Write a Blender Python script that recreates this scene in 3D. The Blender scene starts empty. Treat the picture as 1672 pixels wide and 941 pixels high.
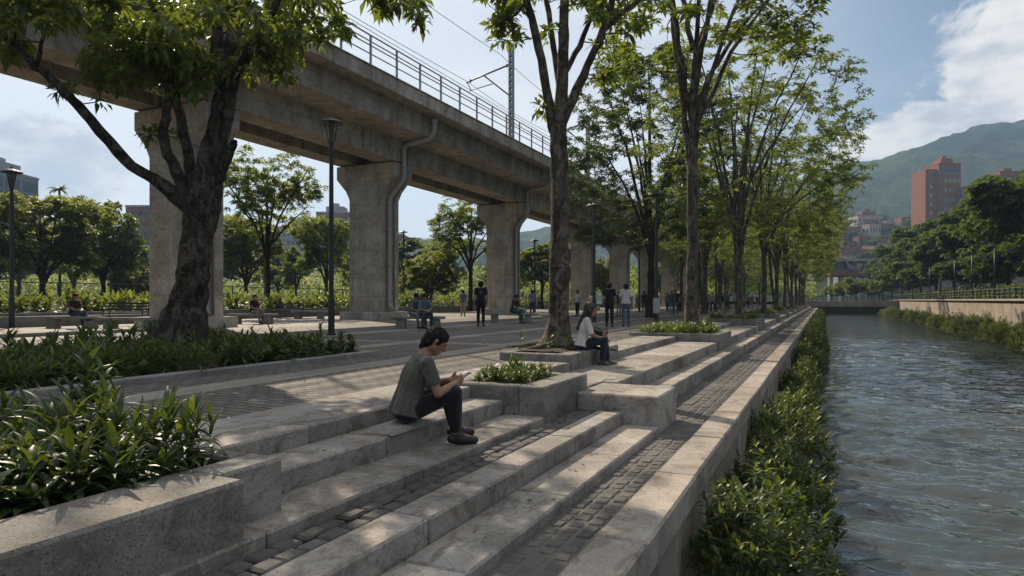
import bpy, bmesh, math, random
import numpy as np
from mathutils import Vector, Matrix, noise as mnoise
SC = bpy.context.scene
COL = SC.collection
R = math.radians
PI = math.pi
# ------------------------------------------------------------------ camera calibration
FPX = 1100.0
TH = math.atan(509.0 / FPX)
CS, SN = math.cos(TH), math.sin(TH)
HC = 1.07                       # eye height above the plaza (plaza is z = 0)

def W(u, d, z=0.0):
    """ground point seen in photo column u at distance d along the view axis"""
    r = (u - 836.0) / FPX * d
    return Vector((-d * SN + r * CS, d * CS + r * SN, z))

def Yat(u, X):
    rho = (u - 836.0) / FPX
    return -X * (CS + rho * SN) / (SN - rho * CS)

def PX(u, v, d):
    p = W(u, d); p.z = HC + (490.0 - v) * d / FPX
    return p

cam_d = bpy.data.cameras.new('camera')
cam = bpy.data.objects.new('camera', cam_d); COL.objects.link(cam)
cam.location = (0, 0, HC); cam.rotation_euler = (R(90), 0, TH)
cam_d.sensor_width = 36; cam_d.lens = FPX / 1672.0 * 36; cam_d.shift_y = 19.5 / 1672.0
cam_d.clip_start = 0.05; cam_d.clip_end = 6000
SC.camera = cam

# ------------------------------------------------------------------ object helpers
def tag(o, label=None, cat=None, group=None, kind=None):
    if label: o['label'] = label
    if cat: o['category'] = cat
    if group: o['group'] = group
    if kind: o['kind'] = kind
    return o

def thing(name, label, cat, loc=(0, 0, 0), rz=0.0, group=None):
    o = bpy.data.objects.new(name, None); COL.objects.link(o)
    o.location = loc; o.rotation_euler = (0, 0, rz); o.empty_display_size = 0.2
    return tag(o, label, cat, group)

def link(name, me, mat, parent=None):
    o = bpy.data.objects.new(name, me); COL.objects.link(o)
    if mat is not None and len(me.materials) == 0:
        for m in (mat if isinstance(mat, (list, tuple)) else [mat]): me.materials.append(m)
    if parent is not None: o.parent = parent
    return o

def copy_tree(o, parent=None):
    c = o.copy(); COL.objects.link(c)
    if parent is not None: c.parent = parent
    for ch in list(o.children): copy_tree(ch, c)
    return c

def np_mesh(name, V, F, smooth=False):
    """V (n,3), F (m,k) with one k"""
    me = bpy.data.meshes.new(name)
    V = np.asarray(V, dtype=np.float32); F = np.asarray(F, dtype=np.int32)
    m, k = F.shape
    me.vertices.add(len(V)); me.vertices.foreach_set('co', V.ravel())
    me.loops.add(m * k); me.loops.foreach_set('vertex_index', F.ravel())
    me.polygons.add(m); me.polygons.foreach_set('loop_start', np.arange(0, m * k, k, dtype=np.int32))
    me.update(calc_edges=True); me.validate()
    if smooth: me.polygons.foreach_set('use_smooth', np.ones(len(me.polygons), dtype=bool))
    return me

class MB:
    """collects shapes that become ONE mesh object"""
    def __init__(s): s.v = []; s.f = []; s.mi = []; s.cur = 0; s.sm = []; s.smooth = False
    def add(s, V, F):
        b = len(s.v); s.v.extend([tuple(p) for p in V])
        for f in F: s.f.append([b + i for i in f]); s.mi.append(s.cur); s.sm.append(s.smooth)
    def box(s, x0, x1, y0, y1, z0, z1, c=0.0, rz=0.0, jit=0.0, rnd=None):
        if c <= 0:
            V = [(x, y, z) for x in (x0, x1) for y in (y0, y1) for z in (z0, z1)]
            F = [(0, 1, 3, 2), (4, 6, 7, 5), (0, 4, 5, 1), (2, 3, 7, 6), (0, 2, 6, 4), (1, 5, 7, 3)]
        else:
            V = []; idx = {}
            for ix in (0, 1):
                for iy in (0, 1):
                    for iz in (0, 1):
                        for ax in range(3):
                            p = [(x0, x1)[ix], (y0, y1)[iy], (z0, z1)[iz]]
                            sg = [1 - 2 * ix, 1 - 2 * iy, 1 - 2 * iz]
                            for a in range(3):
                                if a != ax: p[a] += sg[a] * c
                            idx[(ix, iy, iz, ax)] = len(V); V.append(tuple(p))
            F = []
            for ax in range(3):
                a, b = [k for k in range(3) if k != ax]
                for side in (0, 1):
                    q = []
                    for (i, j) in ((0, 0), (1, 0), (1, 1), (0, 1)):
                        key = [0, 0, 0]; key[ax] = side; key[a] = i; key[b] = j
                        q.append(idx[tuple(key) + (ax,)])
                    F.append(q)
                for i in (0, 1):
                    for j in (0, 1):
                        k0 = [0, 0, 0]; k0[a] = i; k0[b] = j; k1 = list(k0); k1[ax] = 1
                        F.append([idx[tuple(k0) + (a,)], idx[tuple(k1) + (a,)], idx[tuple(k1) + (b,)], idx[tuple(k0) + (b,)]])
            for ix in (0, 1):
                for iy in (0, 1):
                    for iz in (0, 1): F.append([idx[(ix, iy, iz, a)] for a in range(3)])
        if rz or jit:
            cx, cy = (x0 + x1) / 2, (y0 + y1) / 2
            co, si = math.cos(rz), math.sin(rz)
            V = [(cx + (x - cx) * co - (y - cy) * si, cy + (x - cx) * si + (y - cy) * co, z) for x, y, z in V]
            if jit and rnd:
                V = [(x + rnd.uniform(-jit, jit), y + rnd.uniform(-jit, jit), z + rnd.uniform(-jit, jit)) for x, y, z in V]
        s.add(V, F)
    def quad(s, a, b, c, d): s.add([a, b, c, d], [(0, 1, 2, 3)])
    def tube(s, path, rad, n=8, cap=True, sq=False):
        P = [Vector(p) for p in path]
        if not isinstance(rad, (list, tuple)): rad = [rad] * len(P)
        ref = None; V = []; F = []
        for i, p in enumerate(P):
            t = (P[min(i + 1, len(P) - 1)] - P[max(i - 1, 0)])
            if t.length < 1e-9: t = Vector((0, 0, 1))
            t.normalize()
            if ref is None:
                ref = Vector((0, 0, 1)) if abs(t.z) < 0.9 else Vector((1, 0, 0))
                ref = (ref - t * ref.dot(t)).normalized()
            else:
                ref = (ref - t * ref.dot(t))
                if ref.length < 1e-6: ref = t.orthogonal()
                ref.normalize()
            b = t.cross(ref); r = rad[i]
            for k in range(n):
                a = 2 * PI * (k + 0.5) / n
                V.append(p + (ref * math.cos(a) + b * math.sin(a)) * r)
        for i in range(len(P) - 1):
            for k in range(n):
                F.append((i * n + k, i * n + (k + 1) % n, (i + 1) * n + (k + 1) % n, (i + 1) * n + k))
        if cap:
            F.append(tuple(range(n - 1, -1, -1))); F.append(tuple((len(P) - 1) * n + k for k in range(n)))
        s.add(V, F)
    def lathe(s, c, prof, n=16):
        V = []; F = []
        for (r, z) in prof:
            for k in range(n):
                a = 2 * PI * k / n; V.append((c[0] + r * math.cos(a), c[1] + r * math.sin(a), c[2] + z))
        for i in range(len(prof) - 1):
            for k in range(n): F.append((i * n + k, i * n + (k + 1) % n, (i + 1) * n + (k + 1) % n, (i + 1) * n + k))
        F.append(tuple(range(n - 1, -1, -1))); F.append(tuple((len(prof) - 1) * n + k for k in range(n)))
        s.add(V, F)
    def prism(s, poly, axis, a0, a1):
        """poly of 2-D points in the two other axes, extruded along axis"""
        V = []
        for t in (a0, a1):
            for (p, q) in poly:
                V.append({'x': (t, p, q), 'y': (p, t, q), 'z': (p, q, t)}[axis])
        n = len(poly); F = [tuple(range(n - 1, -1, -1)), tuple(range(n, 2 * n))]
        for k in range(n): F.append((k, (k + 1) % n, n + (k + 1) % n, n + k))
        s.add(V, F)
    def build(s, name, mat, parent=None, origin=None, recalc=True):
        me = bpy.data.meshes.new(name)
        V = s.v
        if origin is None and parent is not None:
            origin = Vector(); p = parent
            while p is not None: origin = origin + p.location; p = p.parent
        if origin is not None: V = [(x - origin[0], y - origin[1], z - origin[2]) for x, y, z in V]
        me.from_pydata(V, [], s.f)
        if isinstance(mat, (list, tuple)):
            for m in mat: me.materials.append(m)
            me.polygons.foreach_set('material_index', s.mi)
        else: me.materials.append(mat)
        me.polygons.foreach_set('use_smooth', s.sm)
        if recalc:
            bm = bmesh.new(); bm.from_mesh(me); bmesh.ops.recalc_face_normals(bm, faces=bm.faces); bm.to_mesh(me); bm.free()
        me.update()
        return link(name, me, None, parent)

# ------------------------------------------------------------------ node helpers
class NT:
    def __init__(s, nt): s.nt = nt
    def n(s, typ, ins=None, **props):
        nd = s.nt.nodes.new(typ)
        for k, v in props.items(): setattr(nd, k, v)
        for k, v in (ins or {}).items(): s.set(nd, k, v)
        return nd
    def set(s, nd, k, v):
        inp = nd.inputs[k]
        if isinstance(v, bpy.types.NodeSocket): s.nt.links.new(v, inp)
        elif isinstance(v, bpy.types.Node): s.nt.links.new(v.outputs[0], inp)
        else:
            if inp.type == 'RGBA' and len(v) == 3: v = (*v, 1)
            inp.default_value = v
    def mix(s, f, a, b, mode='MIX'):
        nd = s.nt.nodes.new('ShaderNodeMix'); nd.data_type = 'RGBA'; nd.blend_type = mode
        for i, v in ((0, f), (6, a), (7, b)):
            inp = nd.inputs[i]
            if isinstance(v, bpy.types.NodeSocket): s.nt.links.new(v, inp)
            else: inp.default_value = v if i == 0 else (*v[:3], 1)
        return nd.outputs[2]
    def math(s, op, a, b=0.0, c=0.0, clamp=False):
        nd = s.nt.nodes.new('ShaderNodeMath'); nd.operation = op; nd.use_clamp = clamp
        for i, v in enumerate((a, b, c)):
            if isinstance(v, bpy.types.NodeSocket): s.nt.links.new(v, nd.inputs[i])
            else: nd.inputs[i].default_value = v
        return nd.outputs[0]
    def ramp(s, f, lo, hi, a=0.0, b=1.0):
        nd = s.nt.nodes.new('ShaderNodeMapRange'); nd.interpolation_type = 'SMOOTHSTEP'
        for i, v in enumerate((f, lo, hi, a, b)):
            if isinstance(v, bpy.types.NodeSocket): s.nt.links.new(v, nd.inputs[i])
            else: nd.inputs[i].default_value = v
        return nd.outputs[0]
    def noise(s, vec, scale, detail=4.0, rough=0.55, dist=0.0):
        return s.n('ShaderNodeTexNoise', {'Vector': vec, 'Scale': scale, 'Detail': detail, 'Roughness': rough, 'Distortion': dist}).outputs['Fac']
    def mapping(s, vec, scale=(1, 1, 1), rot=(0, 0, 0), loc=(0, 0, 0)):
        return s.n('ShaderNodeMapping', {'Vector': vec, 'Scale': scale, 'Rotation': rot, 'Location': loc}).outputs[0]

def new_mat(name):
    m = bpy.data.materials.new(name); m.use_nodes = True
    t = NT(m.node_tree); m.node_tree.nodes.clear()
    out = t.n('ShaderNodeOutputMaterial')
    return m, t, out

def principled(t, out, **ins):
    b = t.n('ShaderNodeBsdfPrincipled', ins)
    t.nt.links.new(b.outputs[0], out.inputs['Surface'])
    return b

def plain(name, col, rough=0.6, metal=0.0, var=0.15, scale=6.0, bump=0.0, bscale=80.0, spec=0.5):
    m, t, out = new_mat(name)
    co = t.n('ShaderNodeTexCoord').outputs['Object']
    n = t.noise(co, scale, 5)
    c = t.mix(n, [x * (1 - var) for x in col], [min(1, x * (1 + var)) for x in col])
    b = principled(t, out, **{'Base Color': c, 'Roughness': rough, 'Metallic': metal, 'Specular IOR Level': spec})
    if bump:
        bp = t.n('ShaderNodeBump', {'Height': t.noise(co, bscale, 4), 'Strength': bump, 'Distance': 0.01})
        t.set(b, 'Normal', bp)
    return m

def concrete(name, col, speck=0.0, streak=0.0, bump=0.25, rough=0.85, mott=0.3, panel=None, fine=45.0, warm=0.0, pits=0.0, blot=0.6, sscale=52.0, cracks=0.0, stain=0.0, holes=False):
    m, t, out = new_mat(name)
    co = t.n('ShaderNodeTexCoord').outputs['Object']
    geo = t.n('ShaderNodeNewGeometry')
    big = t.noise(co, 0.9, 6, 0.62, 0.4)
    c = t.mix(t.ramp(big, 0.3, 0.7), [x * (1 - mott) for x in col], [x * (1 + mott * 0.6) for x in col])
    # a different tone for each block
    isl = t.math('MULTIPLY_ADD', geo.outputs['Random Per Island'], 0.26, 0.85)
    c = t.mix(1.0, c, t.n('ShaderNodeCombineColor', {0: isl, 1: isl, 2: isl}).outputs[0], 'MULTIPLY')
    fin = t.noise(co, fine, 6, 0.7)
    c = t.mix(t.ramp(fin, 0.3, 0.7), t.mix(1.0, c, (.84, .83, .82), 'MULTIPLY'), t.mix(1.0, c, (1.26, 1.24, 1.2), 'MULTIPLY'))
    med = t.noise(co, 5.0, 8, 0.74, 0.9)
    c = t.mix(t.math('MULTIPLY', t.ramp(med, 0.50, 0.66), blot), c, t.mix(1.0, c, (0.62, 0.58, 0.52), 'MULTIPLY'))
    if warm:
        c = t.mix(t.math('MULTIPLY', t.ramp(t.noise(co, 2.1, 5, 0.6, 0.8), 0.48, 0.7), warm), c, t.mix(1.0, c, (1.05, 0.86, 0.68), 'MULTIPLY'))
    h = t.math('MULTIPLY', fin, 0.6)
    if cracks:
        wv = t.n('ShaderNodeVectorMath', {0: co, 1: t.n('ShaderNodeVectorMath', {0: t.n('ShaderNodeTexNoise', {'Vector': co, 'Scale': 3.5, 'Detail': 5.0}).outputs['Color'], 1: (.5, .5, .5)}, operation='MULTIPLY').outputs[0]}, operation='ADD').outputs[0]
        ve = t.n('ShaderNodeTexVoronoi', {'Vector': wv, 'Scale': 0.8}, feature='DISTANCE_TO_EDGE')
        ck = t.math('MULTIPLY', t.ramp(ve.outputs['Distance'], 0.002, 0.010, 1.0, 0.0), t.ramp(t.noise(co, 0.7, 2), 0.48, 0.56))
        c = t.mix(t.math('MULTIPLY', ck, cracks), c, [x * 0.3 for x in col]); h = t.math('SUBTRACT', h, ck)
    if stain:
        s1 = t.ramp(t.noise(t.mapping(co, (1.3, .8, 1.3)), 1.6, 8, 0.68, 1.2), 0.50, 0.60)
        c = t.mix(t.math('MULTIPLY', s1, stain), c, t.mix(1.0, c, (0.58, 0.55, 0.5), 'MULTIPLY'))
        s2 = t.ramp(t.noise(co, 3.7, 6, 0.7, 0.5), 0.60, 0.68)
        c = t.mix(t.math('MULTIPLY', s2, stain * .8), c, t.mix(1.0, c, (1.35, 1.32, 1.28), 'MULTIPLY'))
    if speck:
        vo = t.n('ShaderNodeTexVoronoi', {'Vector': co, 'Scale': sscale})
        sp = t.ramp(vo.outputs['Distance'], 0.1, 0.34, 1.0, 0.0)
        pick = t.ramp(t.n('ShaderNodeSeparateColor', {0: vo.outputs['Color']}).outputs[0], 0.45, 0.55)
        c = t.mix(t.math('MULTIPLY', t.math('MULTIPLY', sp, pick), speck), c, [x * 0.3 for x in col])
        c = t.mix(t.math('MULTIPLY', t.math('MULTIPLY', sp, t.math('SUBTRACT', 1.0, pick)), speck * 0.5), c, [min(0.8, x * 1.7) for x in col])
        h = t.math('SUBTRACT', h, t.math('MULTIPLY', t.math('MULTIPLY', sp, pick), 0.5))
    if pits:
        vp = t.n('ShaderNodeTexVoronoi', {'Vector': t.mapping(co, (1, 1, 1)), 'Scale': 21.0, 'Randomness': 1.0})
        pit = t.ramp(vp.outputs['Distance'], 0.05, 0.16, 1.0, 0.0)
        pk = t.ramp(t.n('ShaderNodeSeparateColor', {0: vp.outputs['Color']}).outputs[1], 0.6, 0.7)
        pit = t.math('MULTIPLY', pit, pk)
        c = t.mix(t.math('MULTIPLY', pit, pits), c, [x * 0.25 for x in col])
        h = t.math('SUBTRACT', h, pit)
    if holes:
        vh = t.n('ShaderNodeTexVoronoi', {'Vector': co, 'Scale': 0.85, 'Randomness': 0.0})
        hd = t.ramp(vh.outputs['Distance'], 0.022, 0.032, 1.0, 0.0)
        c = t.mix(t.math('MULTIPLY', hd, .8), c, [x * 0.2 for x in col]); h = t.math('SUBTRACT', h, hd)
    if streak:
        st = t.noise(t.mapping(co, (2.2, 2.2, 0.10)), 1.0, 7, 0.7, 0.3)
        c = t.mix(t.math('MULTIPLY', t.ramp(st, 0.5, 0.72), streak), c, [x * 0.33 for x in col])
        st2 = t.noise(t.mapping(co, (0.8, 0.8, 0.05)), 1.3, 5, 0.6, 0.2)
        c = t.mix(t.math('MULTIPLY', t.ramp(st2, 0.5, 0.7), streak * 0.5), c, [min(0.7, x * 1.35) for x in col])
    if panel:
        br = t.n('ShaderNodeTexBrick', {'Vector': t.mapping(co, panel[1], panel[2]), 'Scale': 1.0, 'Mortar Size': 0.012, 'Mortar Smooth': 0.3,
                                        'Brick Width': panel[0][0], 'Row Height': panel[0][1], 'Color1': (1, 1, 1), 'Color2': (0.9, 0.9, 0.9), 'Mortar': (0.42, 0.42, 0.42)}, offset=0.0)
        c = t.mix(0.8, c, br.outputs['Color'], 'MULTIPLY')
    b = principled(t, out, **{'Base Color': c, 'Roughness': rough, 'Specular IOR Level': 0.3})
    bp = t.n('ShaderNodeBump', {'Height': h, 'Strength': bump, 'Distance': 0.012})
    t.set(b, 'Normal', bp)
    return m

def leaf_mat(name, dark, light, trans, tw=0.45, rough=0.42, yellow=None, yamt=0.2):
    m, t, out = new_mat(name)
    geo = t.n('ShaderNodeNewGeometry'); rnd = geo.outputs['Random Per Island']
    co = t.n('ShaderNodeTexCoord').outputs['Object']
    c = t.mix(rnd, dark, light)
    cl = t.noise(co, 0.55, 3, 0.5)
    c = t.mix(t.math('MULTIPLY', t.ramp(cl, 0.35, 0.7), 0.6), c, [min(1, x * 1.5) for x in light])
    tc = t.mix(rnd, [x * 0.7 for x in trans], trans)
    if yellow:
        yk = t.math('MULTIPLY', t.ramp(t.math('FRACT', t.math('MULTIPLY', rnd, 7.31)), 1 - yamt, 1.0 - yamt * 0.3), 1.0)
        c = t.mix(yk, c, yellow); tc = t.mix(yk, tc, [min(1, x * 3.2) for x in yellow])
    oi = t.n('ShaderNodeObjectInfo').outputs['Random']
    ov = t.math('MULTIPLY_ADD', oi, 0.4, 0.8)
    ovc = t.n('ShaderNodeCombineColor', {0: ov, 1: t.math('MULTIPLY_ADD', ov, 0.6, 0.4), 2: ov}).outputs[0]
    c = t.mix(1.0, c, ovc, 'MULTIPLY')
    p = t.n('ShaderNodeBsdfPrincipled', {'Base Color': c, 'Roughness': rough, 'Specular IOR Level': 0.4})
    tr = t.n('ShaderNodeBsdfTranslucent', {'Color': tc})
    mx = t.n('ShaderNodeMixShader', {0: tw, 1: p, 2: tr})
    t.nt.links.new(mx.outputs[0], out.inputs['Surface'])
    return m

def bark_mat(name, dark, light, lichen=0.3):
    m, t, out = new_mat(name)
    co = t.n('ShaderNodeTexCoord').outputs['Object']
    n1 = t.noise(t.mapping(co, (1, 1, 0.28)), 9.0, 7, 0.7, 0.9)
    n2 = t.noise(co, 2.2, 5, 0.65, 0.5)
    c = t.mix(t.ramp(n1, 0.32, 0.68), dark, light)
    c = t.mix(t.math('MULTIPLY', t.ramp(t.noise(t.mapping(co, (1, 1, .6)), 5.5, 8, .72, .8), 0.50, 0.56), lichen), c, [min(1, x * 1.7 + 0.03) for x in light])
    c = t.mix(t.math('MULTIPLY', t.ramp(n2, 0.52, 0.6), 0.75), c, [x * 0.7 for x in dark])
    ring = t.noise(t.mapping(co, (0.6, 0.6, 5.0)), 3.0, 4, 0.6, 0.4)
    c = t.mix(t.math('MULTIPLY', t.ramp(ring, 0.55, 0.7), 0.4), c, [x * 0.6 for x in dark])
    b = principled(t, out, **{'Base Color': c, 'Roughness': 0.9, 'Specular IOR Level': 0.2})
    t.set(b, 'Normal', t.n('ShaderNodeBump', {'Height': t.math('ADD', n1, t.math('MULTIPLY', ring, 0.4)), 'Strength': 1.0, 'Distance': 0.05}))
    return m
# ================================================================== MATERIALS
M = {}
M['step'] = concrete('stone_step', (0.34, 0.315, 0.285), bump=0.6, mott=0.36, warm=0.4, pits=0.7, blot=.75, streak=.35, cracks=.4, stain=.75)
M['parapet'] = concrete('stone_parapet', (0.37, 0.335, 0.295), bump=0.5, mott=0.3, warm=0.45, pits=0.5, cracks=.35, stain=.7)
M['planter'] = concrete('planter_concrete', (0.26, 0.25, 0.23), speck=0.85, bump=0.8, mott=0.36, warm=0.4, sscale=55.0, stain=.7, cracks=.2)
M['viaduct'] = concrete('viaduct_concrete', (0.41, 0.37, 0.315), streak=0.85, bump=0.4, mott=0.34, warm=0.5, fine=14, pits=.5, holes=True, stain=.3, panel=((2.5, 1.3), (1, 1, 1), (0, R(90), R(90))))
M['pier'] = concrete('pier_concrete', (0.45, 0.405, 0.345), streak=0.65, bump=0.4, mott=0.3, warm=0.4, fine=14, stain=.35, panel=((1.2, 1.25), (1, 1, 1), (R(90), 0, 0)), pits=0.6)
M['bench'] = concrete('bench_concrete', (0.27, 0.26, 0.24), bump=0.3)
M['bank'] = concrete('bank_wall', (0.34, 0.29, 0.24), streak=0.8, bump=0.4, panel=((3.0, 0.8), (1, 1, 1), (0, R(90), R(90))))
M['joint'] = plain('joint_mortar', (0.13, 0.118, 0.10), 0.95, bump=0.5)
M['soil'] = plain('soil', (0.035, 0.026, 0.018), 0.95, var=0.5, scale=14, bump=1.0, bscale=40)
M['black'] = plain('black_metal', (0.022, 0.024, 0.026), 0.45, 0.0, bump=0.1)
M['dgrey'] = plain('dark_grey_metal', (0.09, 0.095, 0.1), 0.5, 0.4)
M['galv'] = plain('galvanised_metal', (0.27, 0.28, 0.29), 0.45, 0.6, var=0.25, scale=3)
M['rail'] = plain('railing_metal', (0.30, 0.29, 0.28), 0.5, 0.4, var=0.25)
M['pipe'] = plain('pipe_plastic', (0.36, 0.355, 0.34), 0.45, 0.0, var=0.2, scale=2.5)
M['lampglass'] = plain('lamp_glass', (0.35, 0.36, 0.36), 0.15, 0.0)
M['white'] = plain('white_paint', (0.7, 0.7, 0.68), 0.5)
M['cobble'] = concrete('cobble_stone', (0.11, 0.104, 0.098), bump=0.9, mott=0.45, rough=0.7, fine=60)

def paving_mat(name, c1, c2, mortar, bw, rh, rot=0.0, bump=0.6, msz=0.008):
    m, t, out = new_mat(name)
    co = t.n('ShaderNodeTexCoord').outputs['Object']
    wob = t.n('ShaderNodeTexNoise', {'Vector': co, 'Scale': 3.0, 'Detail': 3.0}).outputs['Color']
    vec = t.n('ShaderNodeVectorMath', {0: t.mapping(co, rot=(0, 0, rot)), 1: t.n('ShaderNodeVectorMath', {0: wob, 1: (0.012, 0.012, 0.0)}, operation='MULTIPLY').outputs[0]}, operation='ADD').outputs[0]
    br = t.n('ShaderNodeTexBrick', {'Vector': vec, 'Scale': 1.0, 'Mortar Size': msz, 'Mortar Smooth': 0.35, 'Brick Width': bw, 'Row Height': rh,
                                    'Color1': c1, 'Color2': c2, 'Mortar': mortar}, offset=0.5)
    c = br.outputs['Color']
    big = t.noise(co, 0.35, 6, 0.65, 0.6)
    c = t.mix(t.ramp(big, 0.3, 0.7), t.mix(1.0, c, (0.68, 0.67, 0.66), 'MULTIPLY'), t.mix(1.0, c, (1.2, 1.17, 1.12), 'MULTIPLY'))
    fin = t.noise(co, 26.0, 5, 0.7)
    c = t.mix(t.ramp(fin, 0.25, 0.8), t.mix(1.0, c, (0.75, 0.74, 0.72), 'MULTIPLY'), t.mix(1.0, c, (1.2, 1.18, 1.15), 'MULTIPLY'))
    sp = t.ramp(t.noise(co, 3.3, 6, 0.75, 1.0), 0.62, 0.75)
    c = t.mix(t.math('MULTIPLY', sp, 0.4), c, [x * 0.45 for x in c1])
    h = t.math('ADD', t.math('MULTIPLY', br.outputs['Fac'], -1.0), t.math('MULTIPLY', fin, 0.35))
    b = principled(t, out, **{'Base Color': c, 'Roughness': 0.75, 'Specular IOR Level': 0.35})
    t.set(b, 'Normal', t.n('ShaderNodeBump', {'Height': h, 'Strength': bump, 'Distance': 0.012}))
    return m
M['brick_pave'] = paving_mat('plaza_pavers', (0.22, 0.2, 0.175), (0.14, 0.128, 0.115), (0.03, 0.027, 0.024), 0.26, 0.14, 0.0, 1.0, 0.014)
M['slab_pave'] = paving_mat('plaza_slabs', (0.33, 0.30, 0.265), (0.28, 0.258, 0.23), (0.08, 0.075, 0.065), 1.4, 0.52, R(90), 0.35)
M['deck_pave'] = paving_mat('plaza_grey_slabs', (0.26, 0.24, 0.212), (0.215, 0.2, 0.18), (0.07, 0.065, 0.06), 0.9, 0.6, R(90), 0.35)

def ground_mat():
    m, t, out = new_mat('park_ground')
    co = t.n('ShaderNodeTexCoord').outputs['Object']
    n = t.noise(co, 0.12, 6, 0.65, 0.4); f = t.noise(co, 9, 5, 0.7)
    c = t.mix(t.ramp(n, 0.4, 0.62), (0.035, 0.055, 0.015), (0.075, 0.065, 0.04))
    c = t.mix(t.ramp(f, 0.3, 0.8), t.mix(1.0, c, (0.6, 0.6, 0.6), 'MULTIPLY'), c)
    b = principled(t, out, **{'Base Color': c, 'Roughness': 0.95, 'Specular IOR Level': 0.1})
    t.set(b, 'Normal', t.n('ShaderNodeBump', {'Height': f, 'Strength': 0.8, 'Distance': 0.05}))
    return m
M['ground'] = ground_mat()

def water_mat():
    m, t, out = new_mat('river_water')
    co = t.n('ShaderNodeTexCoord').outputs['Object']
    w1 = t.noise(t.mapping(co, (0.5, 1.0, 1), (0, 0, R(-12))), 4.2, 2, 0.45, 0.5)
    w2 = t.noise(t.mapping(co, (0.6, 1.0, 1), (0, 0, R(14))), 8.0, 2, 0.5, 0.3)
    h = t.math('ADD', w1, t.math('MULTIPLY', w2, 0.14))
    tint = t.noise(co, 0.25, 3)
    c = t.mix(tint, (0.034, 0.050, 0.050), (0.054, 0.067, 0.060))
    b = principled(t, out, **{'Base Color': c, 'Roughness': 0.06, 'Specular IOR Level': 0.5, 'IOR': 1.45})
    t.set(b, 'Normal', t.n('ShaderNodeBump', {'Height': h, 'Strength': 0.5, 'Distance': 0.09}))
    return m
M['water'] = water_mat()

def hill_mat():
    m, t, out = new_mat('hill_forest')
    co = t.n('ShaderNodeTexCoord').outputs['Object']
    n = t.noise(co, 0.012, 8, 0.7, 0.6); f = t.noise(co, 0.09, 6, 0.75)
    c = t.mix(t.ramp(n, 0.38, 0.62), (0.016, 0.034, 0.014), (0.075, 0.105, 0.035))
    c = t.mix(t.ramp(f, 0.3, 0.7), t.mix(1.0, c, (0.45, 0.5, 0.5), 'MULTIPLY'), t.mix(1.0, c, (1.3, 1.25, 1.1), 'MULTIPLY'))
    b = principled(t, out, **{'Base Color': c, 'Roughness': 1.0, 'Specular IOR Level': 0.05})
    t.set(b, 'Normal', t.n('ShaderNodeBump', {'Height': f, 'Strength': 1.0, 'Distance': 9.0}))
    return m
M['hill'] = hill_mat()

M['leaf_row'] = leaf_mat('leaves_row', (0.028, 0.053, 0.012), (0.066, 0.102, 0.019), (0.34, 0.42, 0.05), 0.45, yellow=(0.14, 0.13, 0.015), yamt=0.08)
M['leaf_big'] = leaf_mat('leaves_big', (0.02, 0.045, 0.011), (0.045, 0.08, 0.016), (0.30, 0.37, 0.035), 0.42, yellow=(0.13, 0.12, 0.015), yamt=0.06)
M['leaf_park'] = leaf_mat('leaves_park', (0.03, 0.06, 0.016), (0.072, 0.115, 0.024), (0.38, 0.47, 0.06), 0.48, rough=0.55, yellow=(0.2, 0.15, 0.02), yamt=0.10)
M['leaf_yellow'] = leaf_mat('leaves_yellow', (0.045, 0.072, 0.014), (0.095, 0.125, 0.02), (0.42, 0.46, 0.05), 0.45, rough=0.55, yellow=(0.2, 0.18, 0.02), yamt=0.12)
M['leaf_dark'] = leaf_mat('leaves_dark', (0.024, 0.048, 0.014), (0.058, 0.098, 0.022), (0.22, 0.30, 0.04), 0.34, rough=0.5)
M['leaf_mid'] = leaf_mat('leaves_mid', (0.03, 0.06, 0.016), (0.072, 0.118, 0.025), (0.25, 0.34, 0.04), 0.34, rough=0.5)
M['leaf_bed'] = leaf_mat('leaves_bed', (0.016, 0.036, 0.012), (0.045, 0.078, 0.018), (0.2, 0.28, 0.03), 0.28, rough=0.42, yellow=(0.13, 0.15, 0.02), yamt=0.08)
M['leaf_broad'] = leaf_mat('leaves_broad', (0.02, 0.05, 0.02), (0.05, 0.095, 0.03), (0.2, 0.32, 0.05), 0.3, rough=0.45, yellow=(0.16, 0.11, 0.03), yamt=0.15)
M['leaf_bank'] = leaf_mat('leaves_bank', (0.018, 0.040, 0.012), (0.055, 0.088, 0.018), (0.26, 0.33, 0.035), 0.32, rough=0.42, yellow=(0.16, 0.17, 0.025), yamt=0.12)
M['leaf_hedge'] = leaf_mat('leaves_hedge', (0.035, 0.07, 0.014), (0.085, 0.125, 0.022), (0.36, 0.42, 0.05), 0.38, rough=0.5, yellow=(0.24, 0.21, 0.03), yamt=0.12)
M['bark_dark'] = bark_mat('bark_dark', (0.016, 0.012, 0.009), (0.10, 0.08, 0.062), 0.55)
M['bark_grey'] = bark_mat('bark_grey', (0.036, 0.028, 0.022), (0.13, 0.105, 0.08), 0.6)
M['bark_far'] = bark_mat('bark_far', (0.02, 0.016, 0.012), (0.06, 0.048, 0.038), 0.1)

# ================================================================== TERRAIN, PLAZA, STEPS
rs = random.Random(3)
Z4, Z3, Z2, Z1, ZC = -0.136, -0.304, -0.37, -0.53, -0.61
X5, X4, X3, X2c, X2, X1, XP0, XP1 = -3.95, -3.50, -2.985, -2.68, -2.36, -1.89, -1.48, -1.10
YEND = 158.0

def structure(mb, name, mat, **k):
    o = mb.build(name, mat, **k); o['kind'] = 'structure'; return o

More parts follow.
